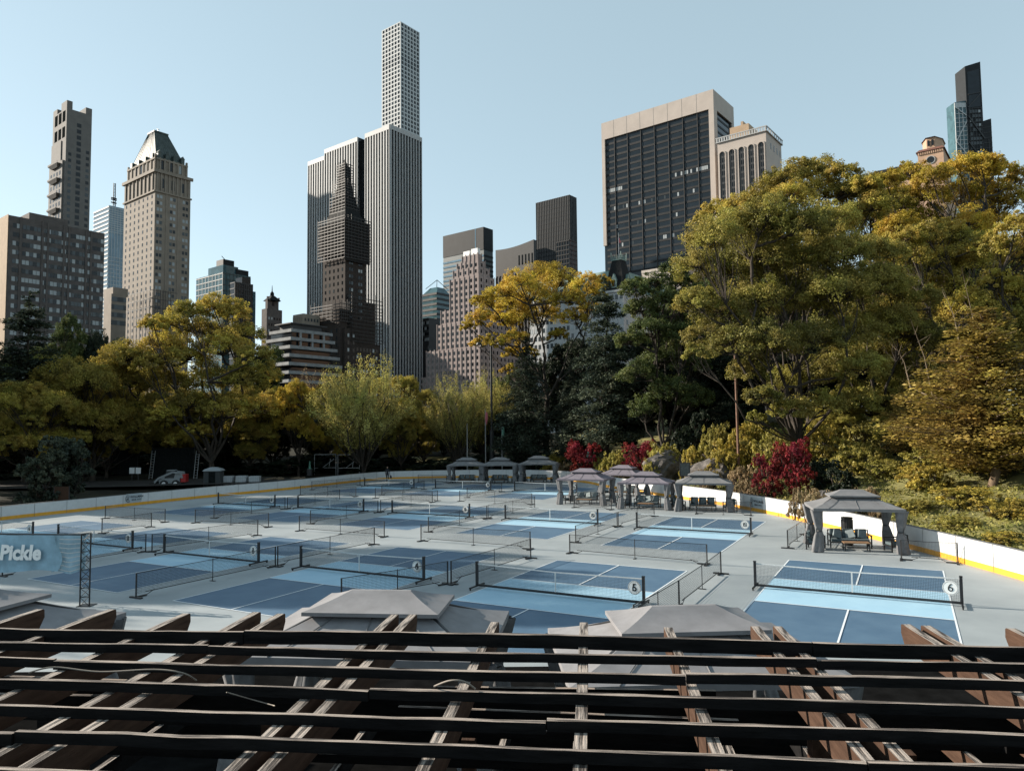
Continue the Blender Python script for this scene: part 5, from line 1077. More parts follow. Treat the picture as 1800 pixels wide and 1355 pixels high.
# 5 teal glass group
B = Bld('teal_office', 450, (392,478), (345,492), (440,500), 'stepped teal glass office building right of the hotel tower'); H = B.H
mb = MB(); mb.box(0,0,0,B.R,B.L,H,0); mb.box(1,B.L*.05,H,B.R*.6,B.L*.6,H+5,0); mb.box(B.R,1.5,0,B.R+5,B.L,H-9,0); mb.build('glazing', M['g_teal'], B.r); mb = MB()
for k in range(16): z = H-1-k*3.6; mb.box(-.25,0,z,-.002,B.L,z+.5,0); mb.box(0,-.25,z,B.R,-.002,z+.5,0)
for k in range(8): y = B.L*k/8; mb.box(-.3,y-.15,0,-.252,y+.15,H,0)
for k in range(9): x = B.R*k/8; mb.box(x-.15,-.3,0,x+.15,-.252,H,0)
mb.build('mullion', M['spandrel_t'], B.r); mb = MB(); mb.box(B.R*.1,B.L*.1,H+5.002,B.R*.5,B.L*.35,H+9,0); mb.bar((B.R*.3,B.L*.2,H+9),(B.R*.3-3,B.L*.2,H+11.5),.3); mb.box(B.R*.5+.002,.5,H,B.R*.95,B.L*.4,H+3.5,0); mb.build('roof_plant', M['spandrel'], B.r)
B = Bld('dark_office', 430, (413,495), (405,498), (444,500), 'dark grey stepped tower overlapping the teal glass office'); mb = MB(); mb.box(0,0,0,B.R,B.L,B.H,0); mb.box(B.R*.5,2,B.H,B.R,B.L+4,B.H+4,0); mb.build('glazing', M['g_dark'], B.r); mb = MB()
for k in range(9): x = B.R*k/8; mb.box(x-.2,-.3,0,x+.2,-.002,B.H,0)
for k in range(14): z = B.H-.8-k*3.5; mb.box(0,-.35,z,B.R,-.302,z+.5,0); mb.box(-.3,0,z,-.002,B.L,z+.5)
mb.build('pier', M['granite'], B.r)
# 6 small cupola tower
B = Bld('cupola_tower', 400, (469,542), (460,546), (496,546), 'small dark brick tower topped by a little spired cupola'); H = B.H
mb = MB(); mb.box(0,0,0,B.R,B.L,H,0); q = B.R*.14; zu = B.z(522)-H; mb.box(q,q,H,B.R-q,max(B.L-q,q+2),H+zu,0)
for x in (q, B.R-q): mb.box(x-.4,q-.4,H+zu,x+.4,q+.4,H+zu+2.2)
mb.build('wall', M['brick'], B.r); mb = MB(); c = (B.R/2, B.L/2); s = B.R*.36; mb.frus((c[0]-s,c[1]-s,c[0]+s,c[1]+s),(c[0]-s*.3,c[1]-s*.3,c[0]+s*.3,c[1]+s*.3),H+zu,H+zu+3,0); mb.lathe([(s*.32,3),(s*.3,4.6),(.3,5.6),(.1,9)],8,(c[0],c[1],H+zu)); mb.build('roof', M['slate'], B.r)
B.wins('R', fr(5,.6,B.R-.6), [H-6-3.5*i for i in range(8)], .9, 1.4, (('g_lite',2),('g_dark',4))); B.wins('R', [B.R*.5], [H+2], 1.6, 3, (('g_dark',1),), plane=q); B.finish()
# 7 white ribbed tower
B = Bld('ribbed_tower', 425, (686,220.5), (543,272), (740,239), 'huge white marble tower ribbed with dark window strips'); H = B.H; L, Rr = B.L, B.R
step = site(425, (686,220.5), (572,262), (740,239))[3]; r1 = site(425, (686,220.5), (643,231), (740,239))[3]; r0 = site(425, (686,220.5), (630,235), (740,239))[3]
mb = MB(); mb.box(0,0,0,Rr,r1,H-.6,0); mb.box(2.5,r1,0,Rr,r0,H-1,0); mb.box(0,r0,0,Rr,step,H-.6,0); mb.box(.0,step,0,Rr,L,H-4.6,0); mb.build('glazing', M['g_dark'], B.r)
mb = MB()
def ribs(a, b, n, top, x=0.):
    for k in range(n+1):
        y = a+(b-a)*k/n; w = (b-a)/n*.17; ya, yb = max(a, y-w), min(b, y+w); mb.box(x-.9, ya, 0, x-.002, yb, top, 0)
    mb.box(x-.95, a, top-2.6, x-.902, b, top+.2, 0)
ribs(0, r1, 9, H); ribs(r0+.002, step, 13, H); ribs(step+.002, L, 7, H-4)
mb.box(-.9, 0, H, Rr+.9, r1, H+.2, 0); mb.box(-.9, r0, H, Rr, step, H+.2); mb.box(-.9, step, H-4, Rr, L, H-3.8)
for k in range(12):
    x = Rr*k/11; w = Rr/11*.15; mb.box(max(-.9, x-w), -.9, 0, min(Rr, x+w), -.002, H, 0)
mb.box(-.95,-.95,H-2.6,Rr,-.902,H+.2,0); mb.build('marble_rib', M['marble'], B.r)
mb = MB()
for k in range(44):
    z = H-12-3.7*k; mb.box(-.3,.0,z,-.003,r1,z+1.0); mb.box(-.3,r0,z,-.003,step,z+1.0); mb.box(-.3,step,z,-.003,L,z+1.0); mb.box(0,-.3,z,Rr,-.003,z+1.0)
mb.build('spandrel', M['greybronze'], B.r)
# 8 super slender white grid tower
B = Bld('grid_tower', 780, (704,38), (671,52), (737.5,57), 'super slender white concrete tower with a grid of square windows'); H = B.H
mb = MB(); mb.box(0,0,0,B.R,B.L,H,0); mb.build('wall', M['concrete_w'], B.r)
zs = [H-4.4-4.72*i*1.02 for i in range(26)]
mm = (('g_dark',5),('g_mid',3))
B.wins('L', fr(6, .6, B.L-.6), zs[:8]+zs[10:], B.L/6*.62, 3.3, mm); B.wins('R', fr(6, .6, B.R-.6), zs[:8]+zs[10:], B.R/6*.62, 3.3, mm); B.wins('L', fr(6, .6, B.L-.6), zs[8:10], B.L/6*.66, 3.7, (('g_dark',1),)); B.wins('R', fr(6, .6, B.R-.6), zs[8:10], B.R/6*.66, 3.7, (('g_dark',1),)); B.finish()
# 9 scaffolded brick tower
B = Bld('scaffolded_tower', 335, (607,388), (568,396), (643,397), 'dark scaffold wrapped brick tower with a pointed lantern, in front of the white ribbed tower'); H = B.H; L, Rr = B.L, B.R
mb = MB(); mb.box(0,0,0,Rr,L,H,0); zl = B.z(575); zm = B.z(522); zk = B.z(612)
mb.box(-4,-1.6,0,-.002,L+2.2,zl+9,0); mb.box(-2.5,-3,0,Rr*.35,-1.602,zl,0); mb.box(Rr*.35+.002,-2,0,Rr+7,-.002,zl-6,0); mb.box(Rr+.002,0,0,Rr+6,L,zm,0)
mb.build('wall', M['sherry'], B.r); mb = MB(); dc = 1+(Rr/2*DR.y+L/2*DL.y)/B.Y; zt1 = B.z(346)*dc; zt2 = B.z(322)*dc; zt3 = B.z(285)*dc
mb.frus((.8,.8,Rr-.8,L-.8),(Rr*.25,L*.25,Rr*.75,L*.75),H,zt1,0); mb.frus((Rr*.27,L*.27,Rr*.73,L*.73),(Rr*.33,L*.33,Rr*.67,L*.67),zt1,zt2,0); mb.frus((Rr*.34,L*.34,Rr*.66,L*.66),(Rr*.38,L*.38,Rr*.62,L*.62),zt2,zt3-2,0); mb.frus((Rr*.4,L*.4,Rr*.6,L*.6),(Rr*.49,L*.49,Rr*.51,L*.51),zt3-2,zt3+2,0); mb.build('roof', M['slate'], B.r)
mb = MB(); mb.box(-1.4,-1.4,B.z(455),Rr+1.4,-.9,H+1,0); mb.box(-1.4,-.9,B.z(440),-.9,L+1.2,H,0)
nt_ = mb.build('netting', M['scaff'], B.r); mb = MB(); rr = random.Random(8)
def scaf(x0, y0, x1, y1, za, zb, step=2.1, nx=8):
    z = za
    while z < zb:
        for a, b2 in (((x0,y0),(x1,y0)),((x0,y0),(x0,y1))): mb.bar((*a,z+rr.uniform(-.2,.2)),(*b2,z+rr.uniform(-.2,.2)),.22,.32); 
        z += step
    for k in range(nx+1): t = k/nx; mb.bar((x0+(x1-x0)*t,y0,za),(x0+(x1-x0)*t,y0,zb+rr.uniform(0,1.5)),.16); mb.bar((x0,y0+(y1-y0)*t,za),(x0,y0+(y1-y0)*t,zb+rr.uniform(0,1.5)),.16)
scaf(-1.8,-1.8,Rr+1.8,L+1.6,B.z(450),H+2.5,1.5); scaf(Rr*.15,L*.15,Rr*.85,L*.85,H,zt1+1,1.5,5); scaf(Rr*.22,L*.22,Rr*.78,L*.78,zt1,zt2+.5,1.3,4); scaf(Rr*.3,L*.3,Rr*.7,L*.7,zt2,zt3-1,1.3,3)
mb.build('scaffold', M['scaff_tube'], B.r); mb = MB(); scaf(-5,-2.5,Rr*.2,L+2.6,zl+3,zl+12,1.6,7); mb.build('scaffold', M['scaff_tube'], B.r); mb = MB(); scaf(Rr*.1,-3.4,Rr+8,3,zk+4,zm+2,1.7,8); mb.build('scaffold', M['scaff_tube'], B.r)
B.wins('R', [Rr*.22,Rr*.33,Rr*.67,Rr*.78], [B.z(555)+3.2*i for i in range(13)], .95, 1.5, (('g_dark',3),('g_lite',1),('g_mid',2))); B.wins('L', fr(5,.5,L-.5), [B.z(520)+3.2*i for i in range(8)], .9, 1.6, (('g_dark',2),('g_mid',1)))
B.wins('L', fr(5,-1,L+2), [zl-2-3.4*i for i in range(8)], 1.0, 1.7, (('g_dark',2),('g_mid',1)), plane=-4); B.wins('R', fr(7,Rr*.38,Rr+6), [zl-10-3.4*i for i in range(7)], 1., 1.6, (('g_dark',3),('g_lite',1)), plane=-2); B.wins('R', fr(2,-2,Rr*.33), [zl-4-3.4*i for i in range(8)], 1., 1.6, (('g_dark',3),('g_lite',1)), plane=-3); B.finish()
# 10 low white modern building and box behind
B = Bld('terraced_building', 285, (512,577), (473,586), (585,596), 'low white terraced modern building below the scaffolded tower'); H = B.H; mb = MB(); L, Rr = B.L, B.R
for k in range(7): z = H-1.3-k*3.4; e = min(k, 4)*.9; mb.box(-e,-e,z,Rr+e*.6,L+e,z+1.25,0)
mb.build('terrace_slab', M['greyslab'], B.r); mb = MB(); mb.box(.6,.6,0,Rr-.5,L-.5,H-1.302,0); mb.box(-1.8,-1.8,0,Rr+.5,L,H-16,0); mb.build('glazing', M['g_dark'], B.r)
mb = MB(); mb.box(2,2,H,Rr*.8,L*.7,H+2.2,0); mb.box(.5,1,H+2.2,Rr*.9,L*.8,H+2.6,0); mb.build('penthouse', M['granite'], B.r)
for k in range(3): mb = MB(); x = Rr*(.2+.28*k); mb.box(x-.4,-.7,H-8,x+.4,-.2,H-1.302,0); mb.build('pillar', M['greyslab'], B.r)
B = Bld('box_building', 330, (533,551), (515,554), (562,560), 'plain tan box shaped building behind the low white terraced one'); mb = MB(); mb.box(0,0,0,B.R,B.L,B.H,0)
for k in range(10): y = B.L*(k+.5)/10; mb.box(-.25,y-.2,0,-.002,y+.2,B.H-1,0)
mb.build('wall', M['stone'], B.r); B.wins('L', fr(5,.4,B.L-.4), [B.H-3.3-3*i for i in range(5)], .6, 1.6, (('g_dark',1),)); B.wins('R', fr(5,.4,B.R-.4), [B.H-3.3-3*i for i in range(5)], .9, 1.4, (('g_mid',1),)); B.finish()
# 11 stepped art deco building
B = Bld('stepped_building', 390, (840,462), (805,470), (857,470), 'pinkish white stepped art deco building with rows of narrow windows')
def sx(pxl, pxr, py):
    q = site(390, (840,py), (pxl,py+8), (pxr,py+8)); return q[3], q[4], q[2]
mb = MB(); T_ = [(812,847,446,2.5),(805,851,458,0),(800,856,470,0),(796,862,486,0),(782,880,541,0),(777,900,566,0),(760,920,612,0)]
prev = None
tops = []
for i, (l, r_, py, e) in enumerate(T_):
    wl, wr, h_ = sx(l, r_, py); o_ = -.9*i; nb = sx(*T_[i+1][:2], T_[i+1][2])[2]-2 if i+1 < len(T_) else 0
    mb.box(o_, o_, nb, wr, wl, h_, 0); tops.append((o_, wl, wr, h_, nb))
    for k in range(int(wl/2.8)+1): y = o_+(wl-o_)*(k+.0)/max(1, int(wl/2.8)); mb.box(o_-.3,max(o_,y-.35),nb,o_-.002,min(wl,y+.35),h_+.6,0)
    for k in range(int(wr/2.8)+1): x = o_+(wr-o_)*(k+.0)/max(1, int(wr/2.8)); mb.box(max(o_-.3,x-.35),o_-.3,nb,min(wr,x+.35),o_-.002,h_+.6,0)
mb.build('wall', M['pinkstone'], B.r)
for o_, wl, wr, h_, nb in tops[1:]:
    nL = max(1, int(wl/2.8)); nR = max(1, int(wr/2.8)); zs = []; z = h_-3.2
    while z > nb+1: zs.append(z); z -= 3.4
    B.wins('L', fr(nL,o_,wl), zs, 1.05, 1.8, (('g_dark',1),), plane=o_); B.wins('R', fr(nR,o_,wr), zs, 1.05, 1.8, (('g_dark',3),('g_mid',1)), plane=o_)
mb = MB(); o_, wl, wr, h_, nb = tops[0]
for k in (0, 1): mb.box(.5+k*0, wl*.05+k*wl*.5, h_, wr*.8, wl*.45+k*wl*.5, h_+3.4-k*.6, 0)
mb.build('rooftop_tank', M['white'], B.r); B.finish()
# 12 dark banded tower
B = Bld('banded_tower', 620, (850,399), (779,416), (866,404), 'dark teal banded office tower behind the stepped art deco building'); H = B.H; mb = MB(); mb.box(0,0,0,B.R,B.L,H,0); mb.build('glazing', M['spandrel_t'], B.r); mb = MB(); zt = B.z(438)
mb.box(-.3,0,zt,-.002,B.L,H,0); mb.box(0,-.3,zt,B.R,-.002,H,0); 
for k in range(18): z = zt-6-4.1*k; mb.box(-.3,0,z,-.002,B.L,z+1.5,1); mb.box(0,-.3,z,B.R,-.002,z+1.6,0)
mb.box(-.4,B.L*.18,0,-.302,B.L*.2,H,1); mb.build('floor_band', [M['spandrel'], M['g_blue']], B.r)
B = Bld('pyramid_top_tower', 500, (768,515), (742,520), (792,520), 'glass tower with open triangular frame on top, right of the ribbed tower'); H = B.H; mb = MB(); mb.box(0,0,0,B.R,B.L,H,0); mb.frus((0,0,B.R,B.L),(B.R*.25,B.L*.2,B.R*.75,B.L*.7),H,H+5,0); mb.build('glazing', M['g_teal'], B.r); mb = MB()
for k in range(18): z = H-1-3.6*k; mb.box(-.3,0,z,-.002,B.L,z+1.5,0); mb.box(0,-.3,z,B.R,-.002,z+1.5,0)
for k in range(4): mb.box(-.2+k*1.5,0+k*1.5,H+k*1.2,.3+k*1.5,B.L-k*1.5,H+.5+k*1.2,0)
mb.build('floor_band', M['granite'], B.r); mb = MB(); c = (B.R*.5,B.L*.45,H+11)
for q in ((B.R*.1,B.L*.1),(B.R*.9,B.L*.1),(B.R*.1,B.L*.85),(B.R*.9,B.L*.85)): mb.bar((*q,H+4.5),c,.35)
mb.build('roof_frame', M['spandrel'], B.r)
B = Bld('dark_block', 450, (752,608), (735,612), (775,598), 'dark low block wedged between the ribbed tower and the stepped building'); mb = MB(); mb.box(0,0,0,B.R+8,B.L,B.H,0); mb.box(2,1,B.H,B.R,B.L,B.H+18,0); mb.build('wall', M['granite'], B.r)
B.wins('R', fr(5,0,B.R+6), [B.H-3.5-3.5*i for i in range(6)], 2.2, 1.9, (('g_dark',2),('g_blue',1))); B.wins('L', fr(4,1,B.L), [B.H+14-3.5*i for i in range(4)], 2, 1.9, (('g_dark',1),('g_lite',1)), plane=2); B.finish()
B = Bld('white_block', 420, (765,662), (740,668), (800,668), 'small pale block with dark windows beside the foot of the ribbed tower'); mb = MB(); mb.box(0,0,0,B.R,B.L,B.H,0); mb.build('wall', M['pinkstone'], B.r); B.wins('L', fr(5,0,B.L), [B.H-3.3-3.4*i for i in range(4)], 1.8, 2, (('g_dark',1),)); B.wins('R', fr(5,0,B.R), [B.H-3.3-3.4*i for i in range(4)], 1.8, 2, (('g_dark',1),)); B.finish()
# 14 grey granite tower with swept top
B = Bld('granite_tower', 640, (938,421), (871,437), (948,432), 'grey granite tower with a swept notched roof beside the black glass tower'); H = B.H; L, Rr = B.L, B.R; mb = MB(); vs = []
n = 12; cut = [(L*i/n, H-(1.5*math.sin(i/n*math.pi/1.4)*2.2)) for i in range(n+1)]
vs = [(x, y, z) for x in (0., Rr+9) for y, z in cut]+[(x, y, 0) for x in (0., Rr+9) for y in (0, L)]; m_ = n+1
mb.add(vs, [tuple([2*m_]+list(range(m_))+[2*m_+1]), tuple([2*m_+3]+[m_+i for i in reversed(range(m_))]+[2*m_+2]), (2*m_, 2*m_+2, m_, 0), (2*m_+1, m_-1, 2*m_-1, 2*m_+3)]+[(i, m_+i, m_+i+1, i+1) for i in range(n)], 0)
for k in range(13): y = L*(k+.0)/12; mb.box(-.6,max(0,y-.7),0,-.002,min(L,y+.7),B.z(478),0)
mb.build('wall', M['granite'], B.r); B.wins('L', fr(12,0,L), [B.z(482)-4.6*i for i in range(7)], 2.0, 3.4, (('g_dark',1),)); B.wins('L', fr(12,0,L)[:5], [B.z(462)-0*i for i in range(1)], 1.6, 9, (('g_dark',1),)); B.wins('R', fr(3,0,Rr), [B.z(470)-4.6*i for i in range(8)], 2.0, 3, (('g_dark',1),)); B.finish()
# 15 black glass tower
B = Bld('black_glass_tower', 600, (1001,342.5), (942,358), (1013,347), 'tall black glass slab tower behind the golden central tree'); H = B.H; mb = MB(); mb.box(0,0,0,B.R,B.L,H,0); mb.build('glazing', M['greybronze'], B.r); mb = MB()
for k in range(21): y = B.L*k/20; mb.box(-.3,max(0,y-.25),0,-.002,min(B.L,y+.25),H,0)
for k in range(6): x = B.R*k/5; mb.box(max(0,x-.25),-.3,0,min(B.R,x+.25),-.002,H,0)
for k in range(30): z = H-1-4*k; mb.box(-.12,0,z,-.003,B.L,z+.8,0)
mb.build('mullion', M['spandrel'], B.r)
B = Bld('black_grid_tower', 560, (1001,421), (978,425), (1013,432), 'lower black gridded tower in front of the black glass slab'); mb = MB(); mb.box(0,0,0,B.R,B.L,B.H,0); mb.build('glazing', M['g_dark'], B.r); mb = MB()
for k in range(6): y = B.L*k/5; mb.box(-.4,max(0,y-.2),0,-.002,min(B.L,y+.2),B.H,0)
for k in range(20): z = B.H-1-3.6*k; mb.box(-.5,0,z,-.402,B.L,z+.7,0); mb.box(0,-.3,z,B.R,-.002,z+.7,0)
mb.build('mullion', M['spandrel'], B.r); mb = MB()
for k in range(5): x = B.R*(k+.5)/5; mb.box(x-.2,-.4,0,x+.2,-.302,B.H,0)
mb.build('red_mullion', M['terracotta'], B.r)
# 16 chateau hotel with green roof
B = Bld('chateau_hotel', 300, (1095,470), (930,500), (1230,498), 'white chateau style hotel with green copper mansard roofs half hidden by trees'); H = B.H-9; L, Rr = B.L, B.R
mb = MB(); mb.box(0,0,0,Rr,L,H,0); mb.box(-.5,-.5,H-1,Rr,-.002,H,0); mb.box(-.5,-.002,H-1,-.002,L,H,0); mb.build('wall', M['marble'], B.r)
mb = MB(); mb.frus((0,0,9,9),(2.2,2.2,6.5,6.5),H,H+13,0); mb.build('roof', M['slate'], B.r)
mb = MB(); mb.frus((.5,9,10,L),(4,9,7,L-3),H,H+9.5,0); mb.frus((9,.5,Rr,10),(9,4,Rr-3,7),H,H+9.5,0); mb.box(2,2,H+13,6.7,6.7,H+13.6,0)
for k in range(9): a = 2+4.7*k/8; mb.bar((a,2,H+13.6),(a,2,H+14.6+.8*(k%2)),.18); mb.bar((2,a,H+13.6),(2,a,H+14.6+.8*(k%2)),.18)
for q in ((2,2),(6.7,2),(2,6.7)): mb.bar((*q,H+13.6),(*q,H+16.5),.25)
cr_ = mb.build('roof', M['copper'], B.r)
for face, u, z in [('L',4.5,H+1),('R',4.5,H+1)]+[('L',13+6*i,H+1) for i in range(8)]+[('R',13+6*i,H+1) for i in range(4)]:
    mb = MB(); o_ = -.1
    if face == 'L': mb.box(o_,u-1.3,z,o_+2.5,u+1.3,z+3,0); mb.add([(o_-.1,u-1.5,z+3),(o_-.1,u+1.5,z+3),(o_-.1,u,z+6),(o_+3,u-1.5,z+3),(o_+3,u+1.5,z+3),(o_+3,u,z+6)],[(0,2,1),(0,3,5,2),(1,2,5,4)])
    else: mb.box(u-1.3,o_,z,u+1.3,o_+2.5,z+3,0); mb.add([(u-1.5,o_-.1,z+3),(u+1.5,o_-.1,z+3),(u,o_-.1,z+6),(u-1.5,o_+3,z+3),(u+1.5,o_+3,z+3),(u,o_+3,z+6)],[(0,1,2),(0,2,5,3),(1,4,5,2)])
    d_ = mb.build('dormer', M['copper'], B.r); mb = MB()
    if face == 'L': mb.box(o_-.08,u-.8,z+.4,o_-.002,u+.8,z+2.6)
    else: mb.box(u-.8,o_-.08,z+.4,u+.8,o_-.002,z+2.6)
    mb.build('pane', M['g_dark'], d_)
B.wins('L', fr(22,0,L), [H-4-3.6*i for i in range(8)], 1.3, 2, (('g_mid',3),('g_lite',2))); B.wins('R', fr(14,0,Rr), [H-4-3.6*i for i in range(8)], 1.3, 2, (('g_mid',2),('g_lite',1))); B.finish()
p = at(1093, 462, 296); r = empty('rooftop_flagpole', (B.X+DR.x*4.2+DL.x*4.2, B.Y+DR.y*4.2+DL.y*4.2, 4+H+13.6), 0, 'flagpole with a small flag on the green roofed hotel', 'flagpole'); hp = at(1093, 408, 305).z-r.location.z
mb = MB(); mb.tube([(0,0,0),(0,0,hp)], [.16,.08], 6); mb.build('pole', M['steel'], r); mb = MB(); mb.add([(0,-.02,hp-1.6),(.3,-.02,hp-2.2),(.9,.1,hp-3.8),(1.0,.0,hp-4.4),(.5,-.1,hp-4.3),(.1,0,hp-4.6)],[(0,1,2,3,4,5),(5,4,3,2,1,0)]); mb.build('flag', M['flagred'], r)
B = Bld('pale_block', 345, (1200,466), (1128,474), (1260,480), 'plain pale stone block at the foot of the charcoal tower'); mb = MB(); mb.box(0,0,0,B.R,B.L,B.H,0); mb.box(-.4,-.4,B.H-1,B.R,-.002,B.H+.3,0); mb.box(-.4,-.002,B.H-1,-.002,B.L,B.H+.3,0); mb.build('wall', M['travertine'], B.r); B.wins('L', fr(9,0,B.L), [B.H-6-4*i for i in range(4)], 1.5, 2.2, (('g_dark',1),)); B.finish()
# 17 charcoal slab with travertine frame
B = Bld('charcoal_tower', 400, (1252,158.5), (1058,219), (1287,188.5), 'massive charcoal glass slab framed in pale travertine'); H = B.H; L, Rr = B.L, B.R; zb_ = B.z(195)
mb = MB(); mb.box(0.3,.3,0,Rr-.3,L-.3,H-.5,0); mb.build('glazing', M['solow'], B.r); mb = MB()
mb.box(-.8,0,zb_,.298,L,H,0); mb.box(-.8,0,0,.298,2.2,zb_-.002,0); mb.box(-.8,L-2.2,B.z(400),.298,L,zb_-.002,0); 
mb.box(-.8,-.8,zb_+0,Rr,-.002,H,0); mb.box(-.8,-.8,0,4.0,-.002,zb_-.002,0); mb.box(Rr-3.2,-.8,0,Rr,-.002,zb_-.002,0); mb.box(4,-.8,0,Rr-3.2,-.002,B.z(335),0)
mb.box(4.0,-.3,B.z(335)+.002,5.0,-.003,zb_-.004,0); mb.build('travertine_frame', M['travertine'], B.r)
mb = MB()
for k in range(1,8): y = L*k/8+.3; mb.box(-.35,y-.13,0,.298,y+.13,zb_-.004,0); mb.box(-.83,y-.08,zb_,-.802,y+.08,H,1)
mb.build('mullion', [M['granite'], M['seam']], B.r); mb = MB()
for k in range(38): z = zb_-3.9*(k+1); mb.box(.12,2.2,z,.297,L-2.2,z+1.3,0); mb.box(5,.12,z,Rr-3.2,.297,z+1.2,0)
mb.build('spandrel', M['spandrel'], B.r)
B.wins('L', [y for y in fr(56,2.6,L-2.6)][:19], [zb_-3.9*9+1.4], L/75, 2.2, (('g_lite',2),('solow',1)), plane=.29); B.wins('L', [y for y in fr(56,2.6,L-2.6)][44:], [zb_-3.9*9+1.4], L/75, 2.2, (('g_lite',2),('solow',1)), plane=.29); B.wins('L', [y for y in fr(56,2.6,L-2.6)], [zb_-3.9*j+1.4 for j in (12,15,18,24,29)], L/75, 2.2, (('g_mid',1),('g_lite',1)), plane=.29, skip=.75); B.finish()
# 18 tan arched tower
B = Bld('arched_tower', 375, (1346,231), (1261,251), (1373,249), 'tan brick tower with tall round arched window bays and a balustrade'); H = B.H; L, Rr = B.L, B.R; mb = MB(); mb.box(0,0,0,Rr,L,H,0); mb.build('wall', M['travertine'], B.r)
mb = MB(); n = 5; w = L/n
for k in range(n):
    yc = L*(k+.5)/n; hw = w*.30; zt = H-5.2-hw; a = [(-.06, yc+hw*math.cos(t), zt+hw*math.sin(t)) for t in np.linspace(0, math.pi, 12)]; v_ = [(-.06,yc+hw,0)]+a+[(-.06,yc-hw,0)]
    mb = MB(); mb.add(v_, [tuple(reversed(range(len(v_))))]); o = mb.build('arched_bay', M['g_dark'], B.r); mb = MB()
    for j in range(26): z = zt-2-3.6*j; mb.box(-.16,yc-hw,z,-.062,yc+hw,z+1.1)
    for y in (yc-hw*.36, yc+hw*.36): mb.box(-.22,y-.12,0,-.162,y+.12,zt+hw*.6)
    mb.build('bay_grille', M['greybronze'], o); mb = MB()
    for j in range(11):
        t0_, t1_ = math.pi*j/11, math.pi*(j+1)/11; mb.bar((-.3,yc+hw*1.12*math.cos(t0_),zt+hw*1.12*math.sin(t0_)),(-.3,yc+hw*1.12*math.cos(t1_),zt+hw*1.12*math.sin(t1_)),.5,.5)
    for s in (-1,1): mb.box(-.5,yc+s*hw*1.12-.25,0,-.003,yc+s*hw*1.12+.25,zt)
    mb.build('arch_trim', M['travertine'], o)
mb = MB(); mb.box(-.8,-.8,H,Rr+.8,L+.8,H+.4); mb.box(-.8,-.8,H+2.4,Rr+.8,-.3,H+2.9); mb.box(-.8,-.3,H+2.4,-.3,L+.8,H+2.9)
for k in range(20): mb.box(-.7,L*k/19-.35,H+.4,-.35,L*k/19+.35,H+2.4)
for k in range(9): mb.box(Rr*k/8-.35,-.7,H+.4,Rr*k/8+.35,-.35,H+2.4)
mb.build('balustrade', M['marble'], B.r); mb = MB(); mb.box(Rr*.25,L*.42,H+.4,Rr*.95,L*.82,H+9.5); mb.box(Rr*.3,L*.55,H+9.5,Rr*.5,L*.6,H+12); mb.build('penthouse', M['brick_tan'], B.r)
B.wins('R', fr(4,Rr*.2,Rr), [H-7.5], 1.4, 3.4, (('g_dark',1),)); B.finish()
# 19 faceted dark tower
B = Bld('faceted_tower', 950, (1697,121), (1696,121.2), (1728,111), 'slender dark faceted tower with slanted top and diagonal bracing')
Z = lambda py: at(1700, py, 950).z-4
def X_(px, py=200): return at(px, py, 950).x-B.X
B.r.rotation_euler = (0, 0, 0)
def slab(mb, xl, xr, zl, zr, y0, y1, m=0, base=0, lean=0.):
    vs = [(xl-lean,y0,base),(xr+lean,y0,base),(xr,y0,zr),(xl,y0,zl),(xl-lean,y1,base),(xr+lean,y1,base),(xr,y1,zr),(xl,y1,zl)]; mb.add(vs, [(0,1,2,3),(1,5,6,2),(5,4,7,6),(4,0,3,7),(3,2,6,7)], m)
x0, x1 = X_(1696,117), X_(1723,110); zt0, zt1 = Z(117), Z(109)
mb = MB(); slab(mb, x0, x1, zt0, zt1, 0, 22); mb.build('shaft', M['spandrel'], B.r)
mb = MB(); mb.add([(x0+2.6,-.2,Z(190)),(x1-2.6,-.2,Z(187)),(x1-2.6,-.2,Z(122)),(x0+2.6,-.2,Z(127))], [(0,1,2,3)]); mb.build('dark_panel', M['solow'], B.r)
mb = MB()
for k in range(5): x = x0+2.6+(x1-x0-5.2)*k/4; mb.bar((x,-.4,0),(x,-.4,Z(190)),.5)
for k in range(12): z = Z(192)-6.2*k; mb.bar((x0+1,-.5,z),(x1-1,-.5,z+1.5),.5)
mb.bar((x0+1,-.8,Z(190)),(x1-2,-.8,Z(165)),1.1); mb.bar((x0+1,-.8,Z(205)),(x1+.5,-.8,Z(245)),1.4); mb.bar((x0+2,-.8,Z(167)),(x1-2,-.8,Z(163)),1.); mb.bar((x0,-.8,Z(250)),(x1*.6,-.8,Z(275)),1.2); mb.build('brace', M['greybronze'], B.r)
mb = MB(); rr = random.Random(6)
for k in range(12):
    for j in range(4): 
        x = x0+3+(x1-x0-6)*(j+.5)/4; z = Z(192)-6.2*(k+.9)
        if rr.random() < .8: mb.add([(x-1.6,-.25,z),(x+1.6,-.25,z+.2),(x+1.6,-.25,z+4.4),(x-1.6,-.25,z+4.2)], [(0,1,2,3)], rr.choice((0,0,0,1)))
mb.build('pane', [M['g_mid'], M['g_lite']], B.r)
mb = MB(); xa, xb = X_(1679,178), x0; slab(mb, xa, xb, Z(179), Z(176), 2, 20, lean=0); mb.build('side_shaft', M['g_teal'], B.r); mb = MB()
mb.box(xa,1.5,Z(188),xb,1.998,Z(180)); 
for k in range(4): x = xa+(xb-xa)*k/3; mb.bar((x,1.6,0),(x,1.6,Z(180)),.8)
for k in range(14): z = Z(200)-6*k; mb.bar((xa,1.5,z),(xb,1.5,z+1),.7)
mb.bar((xa,1.2,Z(187)),(xb,1.2,Z(203)),1.1); mb.bar((xb,1.2,Z(212)),(xa,1.2,Z(248)),1.1); mb.bar((xa,1.2,Z(248)),(xb,1.2,Z(275)),1.1); mb.build('lattice', M['concrete_w'], B.r)
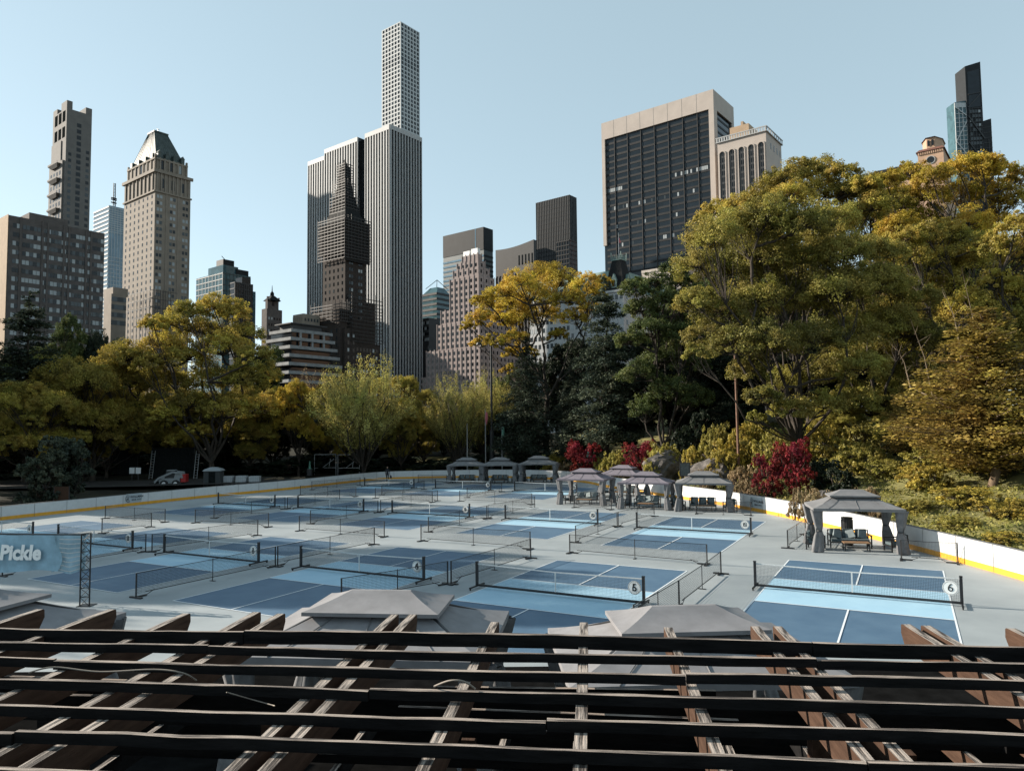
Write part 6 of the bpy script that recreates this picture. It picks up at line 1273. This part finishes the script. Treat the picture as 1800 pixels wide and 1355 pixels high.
mb = MB(); xc, xd = X_(1725,212), X_(1743,208); slab(mb, x1, X_(1729,160), Z(140), Z(150), 6, 20, 0); slab(mb, x1+.2, xd, Z(213), Z(208.5), 1, 18, 1); mb.build('rear_shaft', [M['g_blue'], M['spandrel']], B.r)
mb = MB()
for k in range(8): z = Z(225)-7*k; mb.bar((xc,.8,z),(xd,.8,z+1),.6)
mb.bar((xc+2,.7,0),(xc+9,.7,Z(245)),.8); mb.build('brace', M['greybronze'], B.r)
# 20 pink tower with octagonal top and long roof
B = Bld('belfry_tower', 260, (1658,260), (1613,270), (1670,268), 'pink tan brick tower with octagonal top and red tiled roof behind the golden trees'); H = B.H; L, Rr = B.L, B.R
mb = MB(); mb.box(0,0,0,Rr,L,H,0); 
for k in range(12): mb.box(-.35,L*(k+.2)/12,H-1.1,-.002,L*(k+.7)/12,H-.2,0)
c = (Rr/2,L/2); s = min(Rr,L)*.5; zt = B.z(243); zt2 = B.z(236); oct_ = [(c[0]+Rr*.44*math.cos(a), c[1]+L*.42*math.sin(a)) for a in [math.pi/8+k*math.pi/4 for k in range(8)]]
vs = [(x,y,H+1.2) for x,y in oct_]+[(x,y,zt) for x,y in oct_]; mb.add(vs, [(i,(i+1)%8,8+(i+1)%8,8+i) for i in range(8)], 0); mb.build('wall', M['pinktan'], B.r)
mb = MB(); mb.frus((-.6,-.6,Rr+.6,L+.6),(Rr*.05,L*.05,Rr*.95,L*.95),H,H+1.25,0); v2 = [(c[0]+(x-c[0])*1.12,c[1]+(y-c[1])*1.12,zt) for x,y in oct_]+[(c[0],c[1],zt2)]; mb.add(v2, [(i,(i+1)%8,8) for i in range(8)]+[tuple(reversed(range(8)))], 0); mb.build('roof', M['terracotta'], B.r)
B.wins('L', [L*.42,L*.58], [H+2.2], L*.09, 2.2, (('g_dark',1),), plane=Rr*.08); mb = MB(); mb.tube([(-.1,L*.5,B.z(285)),(-.002,L*.5,B.z(285))], 1.3, 16); o = mb.build('round_window', M['g_dark'], B.r); mb = MB()
for k in range(16): a, b2 = k*math.pi/8, (k+1)*math.pi/8; mb.bar((-.12,L*.5+1.4*math.cos(a),B.z(285)+1.4*math.sin(a)),(-.12,L*.5+1.4*math.cos(b2),B.z(285)+1.4*math.sin(b2)),.2,.25)
mb.build('window_trim', M['marble'], o); B.finish()
B = Bld('long_roof_hall', 262, (1640,276), (1530,300), (1680,290), 'long pink brick hall with dark ridge running left from the octagonal tower'); mb = MB(); mb.box(1,0,0,B.R,B.L,B.H-2.2,0); mb.build('wall', M['pinktan'], B.r); mb = MB(); mb.frus((.4,-.5,B.R+.5,B.L+.5),(3,1,B.R-3,B.L-1),B.H-2.2,B.H,0); mb.build('roof', M['slate'], B.r); B.wins('L', fr(14,0,B.L), [B.H-6.5,B.H-10.5], 1.2, 2.2, (('g_dark',1),), plane=1); B.finish()
